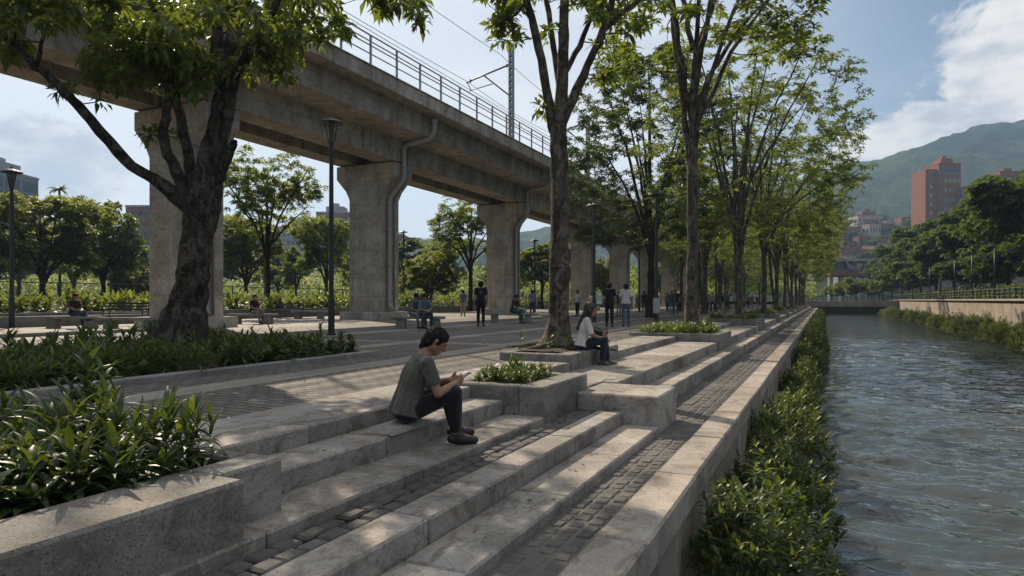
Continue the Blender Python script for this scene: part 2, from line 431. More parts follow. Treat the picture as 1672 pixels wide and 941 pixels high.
mb = MB()
mb.quad((-1800, -300, -0.06), (-29.5, -300, -0.06), (-29.5, 2000, -0.06), (-1800, 2000, -0.06))
structure(mb, 'park_ground', M['ground'])
mb = MB(); mb.box(14.6, 1800, -300, 2000, -4, 1.0); structure(mb, 'far_bank_ground', M['ground'])
mb = MB(); mb.box(-29.5, 14.6, 172, 2000, -4, 0.6); structure(mb, 'land_beyond_bridge', M['ground'])
# plaza : pavers with smoother slab bands laid in the same sheet, side by side
bands = [(-29.5, -20.0, 'deck_pave'), (-20.0, -19.3, 'slab_pave'), (-19.3, -14.0, 'brick_pave'), (-14.0, -13.3, 'slab_pave'), (-13.3, -9.9, 'brick_pave'),
         (-9.9, -9.3, 'slab_pave'), (-9.3, -7.1, 'brick_pave'), (-7.1, -6.55, 'slab_pave'), (-6.55, -4.92, 'brick_pave')]
mb = MB(); ms = [M['deck_pave'], M['slab_pave'], M['brick_pave']]
for a, b, k in bands:
    mb.cur = ['deck_pave', 'slab_pave', 'brick_pave'].index(k)
    mb.quad((a, -30, 0), (b, -30, 0), (b, 172, 0), (a, 172, 0))
structure(mb, 'plaza_paving', ms, recalc=False)
# smooth slab bands crossing the plaza, 4 mm proud
mb = MB()
for y in (14.2, 25.6, 37.0, 49.0, 61, 73, 85): mb.quad((-29, y, 0.004), (-4.95, y, 0.004), (-4.95, y + 0.55, 0.004), (-29, y + 0.55, 0.004))
structure(mb, 'plaza_cross_bands', M['slab_pave'], recalc=False)

# --- the stone steps : every block is a separate stone in one mesh
def blocks(mb, x0, x1, y0, y1, z0, z1, L=1.35, c=0.013, seed=0):
    r = random.Random(seed + int(y0 * 10)); y = y0
    while y < y1 - 0.05:
        l = L * r.uniform(0.85, 1.15)
        e = min(y1, y + l)
        if y1 - e < 0.4: e = y1
        dz = r.uniform(-0.004, 0.003)
        mb.box(x0, x1 + r.uniform(-0.006, 0.006), y + 0.006, e - 0.006, z0, z1 + dz, c * 1.25, rz=r.uniform(-0.0015, 0.0015))
        y = e
mb = MB()
mb.smooth = False
# bay one (in front of the camera), Y -3 .. 8.5
Y0, YA, YB0, YB1 = -3.0, 7.33, 8.5, 9.62
blocks(mb, -4.92, X5, Y0, YA, -0.30, 0.006, 1.5, seed=5)
blocks(mb, X5 + .004, X4, Y0, YA, -0.45, Z4, 1.5, seed=4)
blocks(mb, X4 + .004, X3, Y0, YB0, -0.6, Z3, 1.55, seed=3)
blocks(mb, X2c, X2, Y0, YB0, -0.8, Z2, 1.5, seed=2)
blocks(mb, X2 + .004, X1, Y0, YB0, -0.9, Z1, 1.6, seed=1)
# landing and the projecting seat block
mb.box(X3, X1, YB0 + .004, YB1, -0.9, Z4 - 0.02, 0.02)
mb.box(-3.9, X3 - .004, YA + 1.62, 9.9, -0.6, Z4, 0.012)
blocks(mb, -3.9, -2.75, 9.905, 19.78, -0.6, Z4, 2.2, seed=11)
mb.box(-2.98, -2.75, YB1 + .004, 9.9, -0.6, Z4, 0.012)
blocks(mb, -4.92, -4.36, YA + .004, YA + 1.615, -0.35, 0.006, 1.7, seed=14)
blocks(mb, -4.92, -3.905, YA + 1.62, 10.795, -0.35, 0.006, 1.7, seed=15)
# bay two and the ones after it
XS = [(-4.92, -3.905, 0.006, -0.35), (-3.90, -2.75, Z4, -0.6), (-2.745, -2.30, Z2, -0.9)]
blocks(mb, -4.92, -3.905, 13.72, 19.78, -0.35, 0.006, 1.7, seed=12)
blocks(mb, -2.745, -2.30, YB1 + .004, 158, -0.9, Z2, 2.0, seed=13)
PL = [(19.8, 22.3), (33.2, 35.7), (46.4, 48.8), (59.5, 61.8), (72.5, 74.8), (85.5, 87.8), (98.5, 100.8), (111, 113.3), (124, 126.3), (137, 139.3)]
for i, (a, b) in enumerate(PL):
    nxt = PL[i + 1][0] if i + 1 < len(PL) else 158
    blocks(mb, -4.92, -3.905, b + .02, nxt - .02, -0.35, 0.006, 1.9, seed=20 + i)
    blocks(mb, -3.90, -2.75, b + .02, nxt - .02, -0.6, Z4, 2.1, seed=40 + i)
structure(mb, 'terrace_steps', M['step'])
mb = MB()
mb.quad((-4.93, -3, -0.62), (-1.3, -3, -0.62), (-1.3, 172, -0.62), (-4.93, 172, -0.62))
mb.quad((-2.99, -3, -0.412), (X2c + 0.02, -3, -0.412), (X2c + 0.02, 8.5, -0.412), (-2.99, 8.5, -0.412))
structure(mb, 'step_bedding', M['joint'], recalc=False)
# cobbled strips
mb = MB()
def cobbles(mb, x0, x1, y0, y1, z, cols, ln, r):
    y = y0; w = (x1 - x0) / cols
    while y < y1:
        l = ln * r.uniform(0.85, 1.15)
        for k in range(cols):
            sh = r.uniform(-0.012, 0.012) + (ln * 0.35 if k % 2 else 0)
            a = x0 + k * w; g = 0.008
            mb.box(a + g + r.uniform(-.004, .004), a + w - g + r.uniform(-.004, .004), y + sh + g, y + sh + l - g, z - 0.1, z + r.uniform(-0.007, 0.005), 0.016, rz=r.uniform(-0.05, 0.05), jit=0.003, rnd=r)
        y += l
r = random.Random(8)
cobbles(mb, X3 + .01, X2c - .005, -1.0, 8.45, Z2 - 0.004, 2, 0.19, r)
cobbles(mb, X1 + .01, XP0 - .005, -1.0, 40, ZC, 3, 0.155, r)
cobbles(mb, -2.295, X1 + .008, 9.64, 40, ZC, 2, 0.6, r)
cobbles(mb, X1 + .01, XP0 - .005, 40, 158, ZC, 1, 0.6, r)
cobbles(mb, -2.295, X1 + .008, 40, 158, ZC, 1, 1.2, r)
structure(mb, 'cobble_strips', M['cobble'])
# river parapet : coping stones on an embankment wall
mb = MB(); blocks(mb, XP0, XP1, -3, 172, -0.86, ZC + 0.012, 1.9, 0.016, seed=60); structure(mb, 'embankment_coping', M['parapet'])
mb = MB()
blocks(mb, XP0 - .1, XP1 - .06, -3, 172, -1.45, -0.868, 1.4, 0.014, seed=61)
blocks(mb, XP0 - .1, XP1 + .04, -3, 172, -2.5, -1.455, 1.7, 0.014, seed=62)
structure(mb, 'embankment_wall', M['bank'])
mb = MB(); mb.box(-1.05, -0.28, -3, 172, -3, -1.86, 0.05); structure(mb, 'riverside_soil_ledge', M['soil'])

# --- river
def river():
    xs = np.concatenate([np.arange(-1.2, 14.9, 0.09)])
    ys = np.concatenate([np.arange(0.5, 22, 0.075), np.arange(22, 60, 0.2), np.arange(60, 176, 1.5)])
    X, Y = np.meshgrid(xs, ys)
    Z = np.zeros_like(X); r = np.random.RandomState(5)
    for k in range(26):
        wl = 0.34 * (1.13 ** k) if k < 14 else 0.4 + r.rand() * 1.3
        a = r.normal(1.75, 0.42); amp = 0.0135 * min(wl, 0.85)
        Z += amp * np.sin((X * np.cos(a) + Y * np.sin(a)) * 2 * PI / wl + r.rand() * 6.28 + 0.8 * np.sin(X * 0.9 + k) + 0.7 * np.sin(Y * 0.55 + 2 * k))
    Z *= np.clip(1.15 - Y / 70.0, 0.12, 1.0)
    V = np.stack([X.ravel(), Y.ravel(), -2.0 + Z.ravel()], 1)
    ny, nx = X.shape; i = np.arange(ny * nx).reshape(ny, nx)
    F = np.stack([i[:-1, :-1].ravel(), i[:-1, 1:].ravel(), i[1:, 1:].ravel(), i[1:, :-1].ravel()], 1)
    o = link('river_water', np_mesh('river_water', V, F, True), M['water']); o['kind'] = 'structure'
river()
mb = MB(); mb.box(-1.2, 14.6, -60, 0.6, -4, -2.02); structure(mb, 'river_behind', M['water'])
# --- far bank : slope, wall, promenade edge
mb = MB()
mb.prism([(10.2, -2.6), (14.1, -2.6), (14.1, -1.5), (12.4, -1.7), (10.6, -1.98)], 'y', -40, 172)
structure(mb, 'far_bank_slope', M['soil'])
mb = MB(); mb.box(14.0, 14.6, -40, 172, -2.6, 0.98, 0.02)
mb.box(13.75, 14.75, -40, 172, 0.985, 1.16, 0.02)
o = mb.build('bank_wall', M['bank']); tag(o, 'stained concrete retaining wall along the far river bank', 'wall')

# --- hills
def hills():
    us = [-900, -300, 0, 200, 420, 560, 700, 800, 900, 1000, 1150, 1300, 1400, 1470, 1540, 1600, 1672, 1800, 2200, 3200]
    es = [100, 105, 100, 96, 108, 116, 98, 104, 122, 118, 150, 200, 226, 240, 264, 286, 300, 312, 280, 200]
    cols = 420; rows = 100
    V = []; Rr = 1100.0
    for i in range(cols):
        u = -900 + 4100 * i / (cols - 1)
        ang = math.atan((u - 836) / FPX)
        e = np.interp(u, us, es)
        for j in range(rows):
            t = j / (rows - 1)
            dist = 430 + (Rr + 420 - 430) * t
            tt = (dist - 430) / (Rr - 430)
            hgt = e / FPX * Rr * math.cos(0) * (tt ** 1.25 if tt <= 1 else 1 - (tt - 1) * 0.9)
            dd = dist  # distance along the view axis
            p = W(u, dd)
            nz = mnoise.fractal(Vector((p.x * 0.006, p.y * 0.006, 1.3)), 0.9, 2.1, 6) * 26 * min(1, tt * 1.6) * (0.35 if 0.93 < tt < 1.07 else 1)
            nz += (mnoise.fractal(Vector((p.x * 0.02, p.y * 0.02, 4.3)), 0.8, 2.1, 4) * 7 + abs(mnoise.noise(Vector((p.x * .07, p.y * .07, 9)))) * 6) * min(1, tt * 2)
            V.append((p.x, p.y, hgt + nz - 2))
    F = []
    for i in range(cols - 1):
        for j in range(rows - 1): F.append((i * rows + j, (i + 1) * rows + j, (i + 1) * rows + j + 1, i * rows + j + 1))
    o = link('hills', np_mesh('hills', V, F, True), M['hill']); o['kind'] = 'structure'
hills()

# ================================================================== PLANTERS
def planter(label, x0, x1, y0, y1, z0, z1, t=0.34, soil=-0.06, notch=None, mat='planter', cat='planter', name='stone_planter', group=None):
    th = thing(name, label, cat, ((x0 + x1) / 2, (y0 + y1) / 2, z0), group=group)
    mb = MB(); c = 0.016
    mb.box(x1 - t, x1, y0, y1, z0, z1, c)
    mb.box(x0, x0 + t * .7, y0, y1, z0, z1, c)
    mb.box(x0 + t * .7 + .003, x1 - t - .003, y0, y0 + t * .7, z0, z1 - .002, c)
    mb.box(x0 + t * .7 + .003, x1 - t - .003, y1 - t * .7, y1, z0, z1 - .002, c)
    mb.build('wall', M[mat], th)
    # uneven soil
    sb = MB(); n = 12
    xs = [x0 + t * .7 + (x1 - t - x0 - t * .7) * i / n for i in range(n + 1)]; ys = [y0 + t * .7 + (y1 - y0 - t * 1.4) * i / n for i in range(n + 1)]
    V = [(x, y, z1 + soil + 0.04 * mnoise.noise(Vector((x * 3, y * 3, z0)))) for x in xs for y in ys]
    sb.add(V, [(i * (n + 1) + j, (i + 1) * (n + 1) + j, (i + 1) * (n + 1) + j + 1, i * (n + 1) + j + 1) for i in range(n) for j in range(n)])
    sb.build('soil', M['soil'], th)
    return th
# G : the large near planter, its river wall stepping back at the end
def near_planter():
    th = thing('stone_planter', 'large rough concrete planter with a stepped corner at the near edge', 'planter', (-4.6, 0.5, -0.4))
    mb = MB(); c = 0.02
    mb.box(-3.5, -3.0, -3.0, 2.86, -0.6, 0.045, c)
    mb.box(-3.5, -3.215, 2.864, 3.38, -0.5, 0.042, c)
    mb.box(-6.6, -3.504, 3.2, 3.38, -0.4, 0.040, c)
    mb.box(-6.75, -6.604, -3.0, 3.38, -0.4, 0.05, c)
    mb.build('wall', M['planter'], th)
    sb = MB(); n = 24
    V = [(-6.6 + 3.1 * i / n, -3 + 6.2 * j / n, -0.03 + 0.05 * mnoise.noise(Vector((i * .7, j * .9, 2)))) for i in range(n + 1) for j in range(n + 1)]
    sb.add(V, [(i * (n + 1) + j, (i + 1) * (n + 1) + j, (i + 1) * (n + 1) + j + 1, i * (n + 1) + j + 1) for i in range(n) for j in range(n)])
    sb.build('soil', M['soil'], th)
near_planter()
planter('square stone planter of leafy plants beside the man with the phone', -4.35, X3 + .004, YA + .006, YA + 1.61, -0.6, 0.045, 0.33)
planter('stone tree planter whose wall the woman in white sits on', -5.25, -3.89, 10.8, 13.7, -0.3, 0.14, 0.3, soil=0.02)
D_LABELS = ['stone tree planter next after the seated woman, full of low plants', 'stone tree planter second beyond the seated woman', 'stone tree planter third beyond the seated woman']
for i, (a, b) in enumerate(PL):
    lab = D_LABELS[i] if i < 3 else 'small distant stone tree planter far along the river steps'
    planter(lab, -5.3, -2.66, a, b, -0.6, 0.10 + (0.08 if i else 0), 0.3, soil=-0.03, group='tree planters along the river steps')
# low kerbed bed under the leaning tree
def bed():
    th = thing('planting_bed', 'low kerbed planting bed around the big leaning tree', 'planting bed', (-10.3, 3.0, 0))
    mb = MB()
    blocks(mb, -8.05, -7.87, -8, 10.8, -0.1, 0.085, 1.6, 0.012, seed=70)
    mb.box(-12.8, -8.054, 10.62, 10.8, -0.1, 0.083, 0.012); blocks(mb, -12.98, -12.804, -8, 10.8, -0.1, 0.085, 1.6, 0.012, seed=71)
    mb.build('kerb', M['bench'], th)
    sb = MB(); n = 20
    V = [(-12.8 + 4.75 * i / n, -8 + 18.62 * j / n, 0.05 + 0.05 * mnoise.noise(Vector((i * .7, j * .9, 7)))) for i in range(n + 1) for j in range(n + 1)]
    sb.add(V, [(i * (n + 1) + j, (i + 1) * (n + 1) + j, (i + 1) * (n + 1) + j + 1, i * (n + 1) + j + 1) for i in range(n) for j in range(n)])
    sb.build('soil', M['soil'], th)
bed()
# long low wall in front of the hedge beyond the viaduct
def back_wall():
    mb = MB(); r = random.Random(4)
    blocks(mb, -32.4, -31.9, 4, 110, -0.1, 0.5, 2.4, 0.02, seed=80)
    o = mb.build('low_wall', M['bench']); tag(o, 'long low stone wall holding the sunlit hedge beyond the viaduct', 'wall')
    mb = MB(); blocks(mb, -21.2, -20.8, 3.0, 15.4, -0.1, 0.11, 2.0, 0.02, seed=81); blocks(mb, -28.9, -28.4, 6.0, 24.0, -0.1, 0.42, 2.0, 0.02, seed=82)
    o = mb.build('low_wall', M['bench']); tag(o, 'low stepped stone kerb wall by the man on the left bench', 'wall')
    mb = MB(); mb.quad((-60, 2, 0.0), (-32.4, 2, 0.3), (-32.4, 115, 0.3), (-60, 115, 0.0)); structure(mb, 'hedge_soil', M['ground'])
back_wall()

# ================================================================== VIADUCT
PIERX = -22.6
PIER_Y = [5.5] + [Yat(u, PIERX) for u in (305, 611, 822, 952, 1012, 1056, 1092, 1121, 1145)] + [170, 195, 220]
def viaduct():
    th = thing('rail_viaduct', 'long concrete railway viaduct on rectangular piers crossing the park', 'viaduct', (PIERX, 20, 0))
    ya, yb = -30.0, 260.0
    ed = [ya] + PIER_Y + [yb]
    mb = MB()
    mb.box(-27.2, -18.12, ya, yb, 10.73, 10.98)
    mb.build('deck', M['viaduct'], th)
    mb = MB(); mb2 = MB()
    y = ya
    while y < yb:
        e = min(yb, y + 8.0)
        mb.box(-18.12, -17.95, y + .006, e - .006, 10.66, 11.3, 0.02)
        mb.box(-18.3, -17.9, y + .006, e - .006, 11.302, 11.36, 0.012)
        mb2.box(-27.3, -27.202, y + .006, e - .006, 10.66, 11.3, 0.02)
        y = e
    mb.build('fascia', M['viaduct'], th); mb2.build('fascia', M['viaduct'], th)
    for side in (0, 1):
        mb = MB()
        for i in range(len(ed) - 1):
            a, b = ed[i] + .03, ed[i + 1] - .03
            if side == 0: poly = [(-21.9, 8.5), (-20.67, 8.5), (-20.62, 9.62), (-18.95, 9.68), (-18.9, 10.73), (-21.9, 10.73)]
            else: poly = [(-23.3, 8.5), (-24.5, 8.5), (-24.55, 9.62), (-26.25, 9.68), (-26.3, 10.73), (-23.3, 10.73)]
            mb.prism(poly, 'y', a, b)
        mb.build('girder', M['viaduct'], th)
    cb = None   # cross beams between the girders
    for i in range(len(ed) - 1):
        n = max(1, int((ed[i + 1] - ed[i]) / 6))
        for k in range(n + 1):
            y = ed[i] + .3 + (ed[i + 1] - ed[i] - .6) * k / n
            if cb is None:
                mb = MB(); mb.box(-23.29, -21.91, -.18, .18, 9.0, 10.725); q = mb.build('cross_beam', M['viaduct'], th, origin=(0, 0, 0)); cb = q.data
            else: q = bpy.data.objects.new('cross_beam', cb); COL.objects.link(q); q.parent = th
            q.location = Vector((0, y, 0)) - th.location
    for k, y in enumerate(PIER_Y):
        hx, hy = 1.05, 0.82
        p = MB()
        p.prism([(-hx, 0.0), (hx, 0.0), (hx, 6.55), (hx + .22, 7.0), (1.92, 7.72), (1.92, 8.42), (-1.92, 8.42), (-1.92, 7.72), (-hx - .22, 7.0), (-hx, 6.55)], 'y', -hy, hy)
        p.v = [(x + PIERX, yy + y, z) for x, yy, z in p.v]
        p.box(PIERX - 1.45, PIERX + 1.45, y - 1.2, y + 1.2, -0.1, 0.42, 0.03)
        for sx in (-1.35, 1.35): p.box(PIERX + sx - .45, PIERX + sx + .45, y - .5, y + .5, 8.424, 8.497)
        pier = p.build('pier', M['pier'], th)
        pier.data.update()
        px = PIERX + hx + .17; q = MB(); q.smooth = True
        yy = y - .28
        q.tube([(-18.55, yy, 10.65), (-18.55, yy, 10.0), (-18.62, yy, 9.78), (-18.8, yy, 9.58), (-20.2, yy, 9.38), (-20.4, yy, 9.28), (-20.45, yy, 9.1), (-20.42, yy, 7.75), (-20.48, yy, 7.5),
                (px + .15, yy, 6.75), (px, yy, 6.4), (px, yy, 0.95), (px + .03, yy, 0.75), (px + .25, yy, 0.55)], 0.125, 12)
        for z in (1.0, 2.9, 4.8, 6.2): q.tube([(px, yy, z), (px, yy, z + .14)], 0.15, 12)
        q.tube([(-18.55, yy, 10.3), (-18.55, yy, 10.65)], 0.16, 12)
        pp = q.build('downpipe', M['pipe'], th)
        pp.parent = pier; pp.name = 'downpipe'
        if k in (1, 2, 3):
            q = MB(); q.smooth = True
            q.tube([(-20.5, yy + .5, 9.6), (-20.5, yy + .5, 7.7), (-21.35, yy + .5, 6.7), (-21.42, yy + .5, 6.3), (-21.42, yy + .5, .5)], 0.05, 8)
            pq = q.build('conduit', M['galv'], th); pq.parent = pier
        if k == 2:
            q = MB(); q.box(PIERX + hx + .002, PIERX + hx + .03, y + .3, y + .52, 2.3, 2.75, 0.004); s = q.build('notice_plate', M['white'], th); s.parent = pier
    # railing
    rl = MB(); rl.smooth = False
    for z in (12.72, 12.45, 12.27, 11.9): rl.tube([(-18.1, ya, z), (-18.1, yb, z)], 0.028 if z < 12.7 else 0.035, 6)
    rail = rl.build('railing', M['rail'], th)
    pm = MB(); pm.box(-.035, .035, -.045, .045, 10.9, 12.74); pm.box(.09, .16, -.05, .05, 10.75, 11.3); me = None
    y = -2.0 + 0.3; n = 0
    while y < 190 and n < 96:
        if me is None:
            p0 = pm.build('post', M['rail'], rail, origin=(0, 0, 0)); me = p0.data
        else:
            p0 = bpy.data.objects.new('post', me); COL.objects.link(p0); p0.parent = rail
        p0.location = Vector((-18.1, y, 0)) - th.location
        y += 2.0; n += 1
    rl = MB()
    for z in (12.72, 12.2): rl.tube([(-27.2, ya, z), (-27.2, yb, z)], 0.035, 6)
    rl.build('railing', M['rail'], th)
    # tracks
    tr = MB()
    for x in (-20.2, -21.65, -24.0, -25.45): tr.box(x - .04, x + .04, ya, yb, 10.985, 11.2)
    tr.build('track_rail', M['dgrey'], th)
viaduct()
# overhead line masts and wires
def mast(label, y, ztop):
    th = thing('catenary_mast', label, 'mast', (-18.62, y, 10.98), group='overhead line masts on the viaduct')
    m = MB()
    for dx, dy in ((-.12, -.1), (.12, -.1), (-.12, .1), (.12, .1)): m.box(-18.62 + dx - .04, -18.62 + dx + .04, y + dy - .03, y + dy + .03, 10.98, ztop)
    z = 11.2
    while z < ztop:
        m.box(-18.77, -18.47, y - .135, y - .131, z, z + .26); m.box(-18.77, -18.47, y + .131, y + .135, z, z + .26); z += .42
    m.box(-18.765, -18.755, y - .1, y + .1, 11, ztop - .01); m.box(-18.485, -18.475, y - .1, y + .1, 11, ztop - .01)
    m.build('post', M['rail'], th)
    a = MB(); a.smooth = True
    zt = 16.55
    a.tube([(-18.75, y, zt), (-22.0, y, zt - .75)], 0.055, 8); a.tube([(-18.75, y, 14.5), (-20.6, y, zt - .5)], 0.05, 8)
    a.tube([(-20.0, y, zt - 1.1), (-21.8, y, zt - 1.35)], 0.03, 6); a.tube([(-21.95, y, zt - .7), (-21.6, y, zt - 1.35)], 0.03, 6)
    for t in (0.06, 0.9):
        px = -18.75 - 3.25 * t; a.lathe((px, y, zt - .75 * t - .12), [(.02, 0), (.07, .03), (.07, .2), (.02, .24)], 8)
    a.build('cantilever_arm', M['dgrey'], th)
my1, my2 = Yat(835, -18.62), Yat(960, -18.62)
mast('nearer overhead line mast standing on the viaduct behind its railing', my1, 17.9)
mast('farther overhead line mast on the viaduct behind the slim tree', my2, 16.9)
mast('distant overhead line mast far along the viaduct', my2 + 22, 16.9)
mast('overhead line mast on the viaduct above the foreground tree', my1 - 32, 17.9)
for lab, x, z, sag in (('overhead wire hung from the cantilever arms above the viaduct', -21.9, 15.85, .25), ('contact wire running just under the catenary wire', -21.6, 15.2, .0), ('thin upper wire strung past the mast tops', -19.4, 17.3, .4)):
    m = MB(); m.smooth = True; pts = []
    stops = [my1 - 64, my1 - 32, my1, my2, my2 + 22, my2 + 80, my2 + 160]
    for i in range(len(stops) - 1):
        for k in range(8):
            t = k / 8; pts.append((x, stops[i] + (stops[i + 1] - stops[i]) * t, z - sag * 4 * t * (1 - t)))
    m.tube(pts, 0.018, 5); o = m.build('overhead_wire', M['black']); tag(o, lab, 'wire')
# ================================================================== FAR BANK FENCE, POSTS, BRIDGE
def bank_fence():
    th = thing('bank_fence', 'dark metal railing along the top of the far river wall', 'fence', (14.1, 60, 1.16))
    m = MB()
    for z in (2.05, 1.75, 1.45): m.tube([(14.1, 0, z), (14.1, 172, z)], 0.03 if z < 2 else 0.045, 6)
    m.build('rail', M['black'], th)
    pm = MB(); pm.box(-.05, .05, -.05, .05, 1.16, 2.1); me = None
    for k in range(90):
        y = 2 + k * 1.9
        if me is None: p = pm.build('post', M['black'], th, origin=(0, 0, 0)); me = p.data
        else: p = bpy.data.objects.new('post', me); COL.objects.link(p); p.parent = th
        p.location = Vector((14.1, y, 0)) - th.location
bank_fence()
def bank_posts():
    proto = None; last = None
    for k in range(10):
        Y = 44.0 + k * 10.6
        lab = ['bank lamp post nearest the right edge', 'second bank lamp post from the right edge', 'third bank lamp post from the right edge', 'fourth bank lamp post from the right edge'][k] if k < 4 else 'distant lamp post on the far river bank'
        if proto is None:
            th = thing('lamp_post', lab, 'lamp post', (14.45, Y, 1.1), group='lamp posts along the far bank')
            m = MB(); m.smooth = True
            m.tube([(14.45, Y, 1.16), (14.45, Y, 1.6)], .12, 10); m.tube([(14.45, Y, 1.6), (14.45, Y, 6.0)], [.085, .06], 10)
            m.build('pole', M['black'], th)
            m = MB(); m.tube([(14.0, Y, 6.02), (14.9, Y, 6.02)], .05, 6); m.box(13.85, 14.15, Y - .1, Y + .1, 5.94, 6.04, .02); m.box(14.75, 15.05, Y - .1, Y + .1, 5.94, 6.04, .02)
            m.build('lamp_head', M['black'], th); proto = th
        else:
            th = copy_tree(proto); th.location = (14.45, Y, 1.1); th['label'] = lab
    m = MB(); m.smooth = True; pts = []
    for k in range(10):
        for j in range(8):
            t = j / 8; pts.append((14.45, 44.0 + (k + t) * 10.6, 5.75 - 1.4 * t * (1 - t) - 0.0))
    m.tube(pts, 0.02, 5); o = m.build('hanging_cable', M['black']); tag(o, 'cable sagging between the lamp posts of the far bank', 'cable')
bank_posts()
def bridge():
    th = thing('foot_bridge', 'low flat concrete bridge closing the river view', 'bridge', (6, 163, 0))
    m = MB(); m.box(-9, 24, 158.2, 168, 0.0, 0.75, .04); m.box(-9, 24, 158.0, 158.18, -.35, .9, .03); m.build('deck', M['bank'], th)
    m = MB(); m.box(-3, -1.0, 158.5, 168, -3, -.01); m.box(13.2, 15.5, 158.5, 168, -3, -.01); m.build('abutment', M['bank'], th)
    m = MB()
    for z in (1.15, 1.5, 1.85): m.tube([(-9, 158.3, z), (24, 158.3, z)], .05, 6)
    for k in range(23): m.box(-9 + k * 1.5 - .05, -9 + k * 1.5 + .05, 158.25, 158.35, .9, 1.9)
    m.build('railing', M['dgrey'], th)
bridge()
# ================================================================== PEOPLE
def cloth(name, col, rough=0.85, var=0.25):
    m, t, out = new_mat(name)
    co = t.n('ShaderNodeTexCoord').outputs['Object']
    n = t.noise(co, 7, 4); w = t.noise(t.mapping(co, (1.0, 1.0, .35), (.4, .3, 0)), 11.0, 3, .5, 1.5)
    c = t.mix(n, [x * (1 - var) for x in col], [min(1, x * (1 + var)) for x in col])
    b = principled(t, out, **{'Base Color': c, 'Roughness': rough, 'Specular IOR Level': 0.2, 'Sheen Weight': 0.15})
    t.set(b, 'Normal', t.n('ShaderNodeBump', {'Height': w, 'Strength': 0.8, 'Distance': 0.05}))
    return m
SKIN = plain('skin', (0.33, 0.175, 0.11), 0.5, var=0.1, scale=20)
HAIR = plain('black_hair', (0.010, 0.0075, 0.0065), 0.65, var=0.5, scale=60, bump=0.9, bscale=110, spec=.2)
HAIRB = plain('dark_brown_hair', (0.022, 0.013, 0.009), 0.5, var=0.4, scale=60, bump=0.5, bscale=120)
SHOE = plain('dark_shoe', (0.018, 0.017, 0.017), 0.5)
CL = {k: cloth('cloth_' + k, v) for k, v in dict(olive=(.10, .096, .074), black=(.014, .015, .017), navy=(.02, .026, .04), cream=(.62, .58, .52), white=(.55, .54, .54), jeans=(.085, .125, .19), dark_jeans=(.03, .042, .07),
      grey=(.17, .18, .19), blue=(.10, .15, .22), khaki=(.30, .25, .19), slate=(.10, .13, .16), teal=(.02, .10, .07), green=(.08, .13, .05), red=(.25, .05, .04), tan=(.3, .2, .11), sky=(.10, .24, .42)).items()}

def V3(*a): return Vector(a)
def capsule(bm, a, ra, b, rb, seg=10, flat_end=False, flat_start=False):
    a, b = Vector(a), Vector(b)
    t = b - a
    if t.length < 1e-6: t = Vector((0, 0, 1e-4))
    t.normalize(); u = t.orthogonal().normalized(); w = t.cross(u)
    pts = []
    def ring(c, r, off): 
        for k in range(seg):
            an = 2 * PI * k / seg; pts.append(c + t * off + (u * math.cos(an) + w * math.sin(an)) * r)
    if flat_start: ring(a, ra, 0)
    else:
        pts.append(a - t * ra)
        for q in (-.85, -.5, 0): ring(a, ra * math.sqrt(1 - q * q), q * ra)
        ring(a, ra * .87, ra * .5)
    if flat_end: ring(b, rb, 0)
    else:
        ring(b, rb * .87, -rb * .5)
        for q in (0, .5, .85): ring(b, rb * math.sqrt(1 - q * q), q * rb)
        pts.append(b + t * rb)
    vs = [bm.verts.new(p) for p in pts]
    res = bmesh.ops.convex_hull(bm, input=vs, use_existing_faces=False)
    junk = [v for v in res['geom_interior'] if isinstance(v, bmesh.types.BMVert)]
    if junk: bmesh.ops.delete(bm, geom=junk, context='VERTS')

def blob(name, caps, voxel, smooth, mat, parent):
    """union of tapered limbs grown into one continuous skin"""
    bm = bmesh.new()
    for c in caps:
        kw = c[4] if len(c) > 4 else {}
        capsule(bm, c[0], c[1], c[2], c[3], **kw)
    bmesh.ops.recalc_face_normals(bm, faces=bm.faces)
    me = bpy.data.meshes.new(name); bm.to_mesh(me); bm.free()
    o = link(name, me, None, None)
    md = o.modifiers.new('r', 'REMESH'); md.mode = 'VOXEL'; md.voxel_size = voxel; md.use_smooth_shade = True
    if smooth:
        ms = o.modifiers.new('s', 'SMOOTH'); ms.factor = .5; ms.iterations = smooth
    dg = bpy.context.evaluated_depsgraph_get()
    nm = bpy.data.meshes.new_from_object(o.evaluated_get(dg)); nm.name = name
    o.modifiers.clear(); o.data = nm; nm.materials.clear(); nm.materials.append(mat)
    nm.polygons.foreach_set('use_smooth', np.ones(len(nm.polygons), dtype=bool))
    o.parent = parent
    return o

def lerp(a, b, t): return Vector(a) * (1 - t) + Vector(b) * t

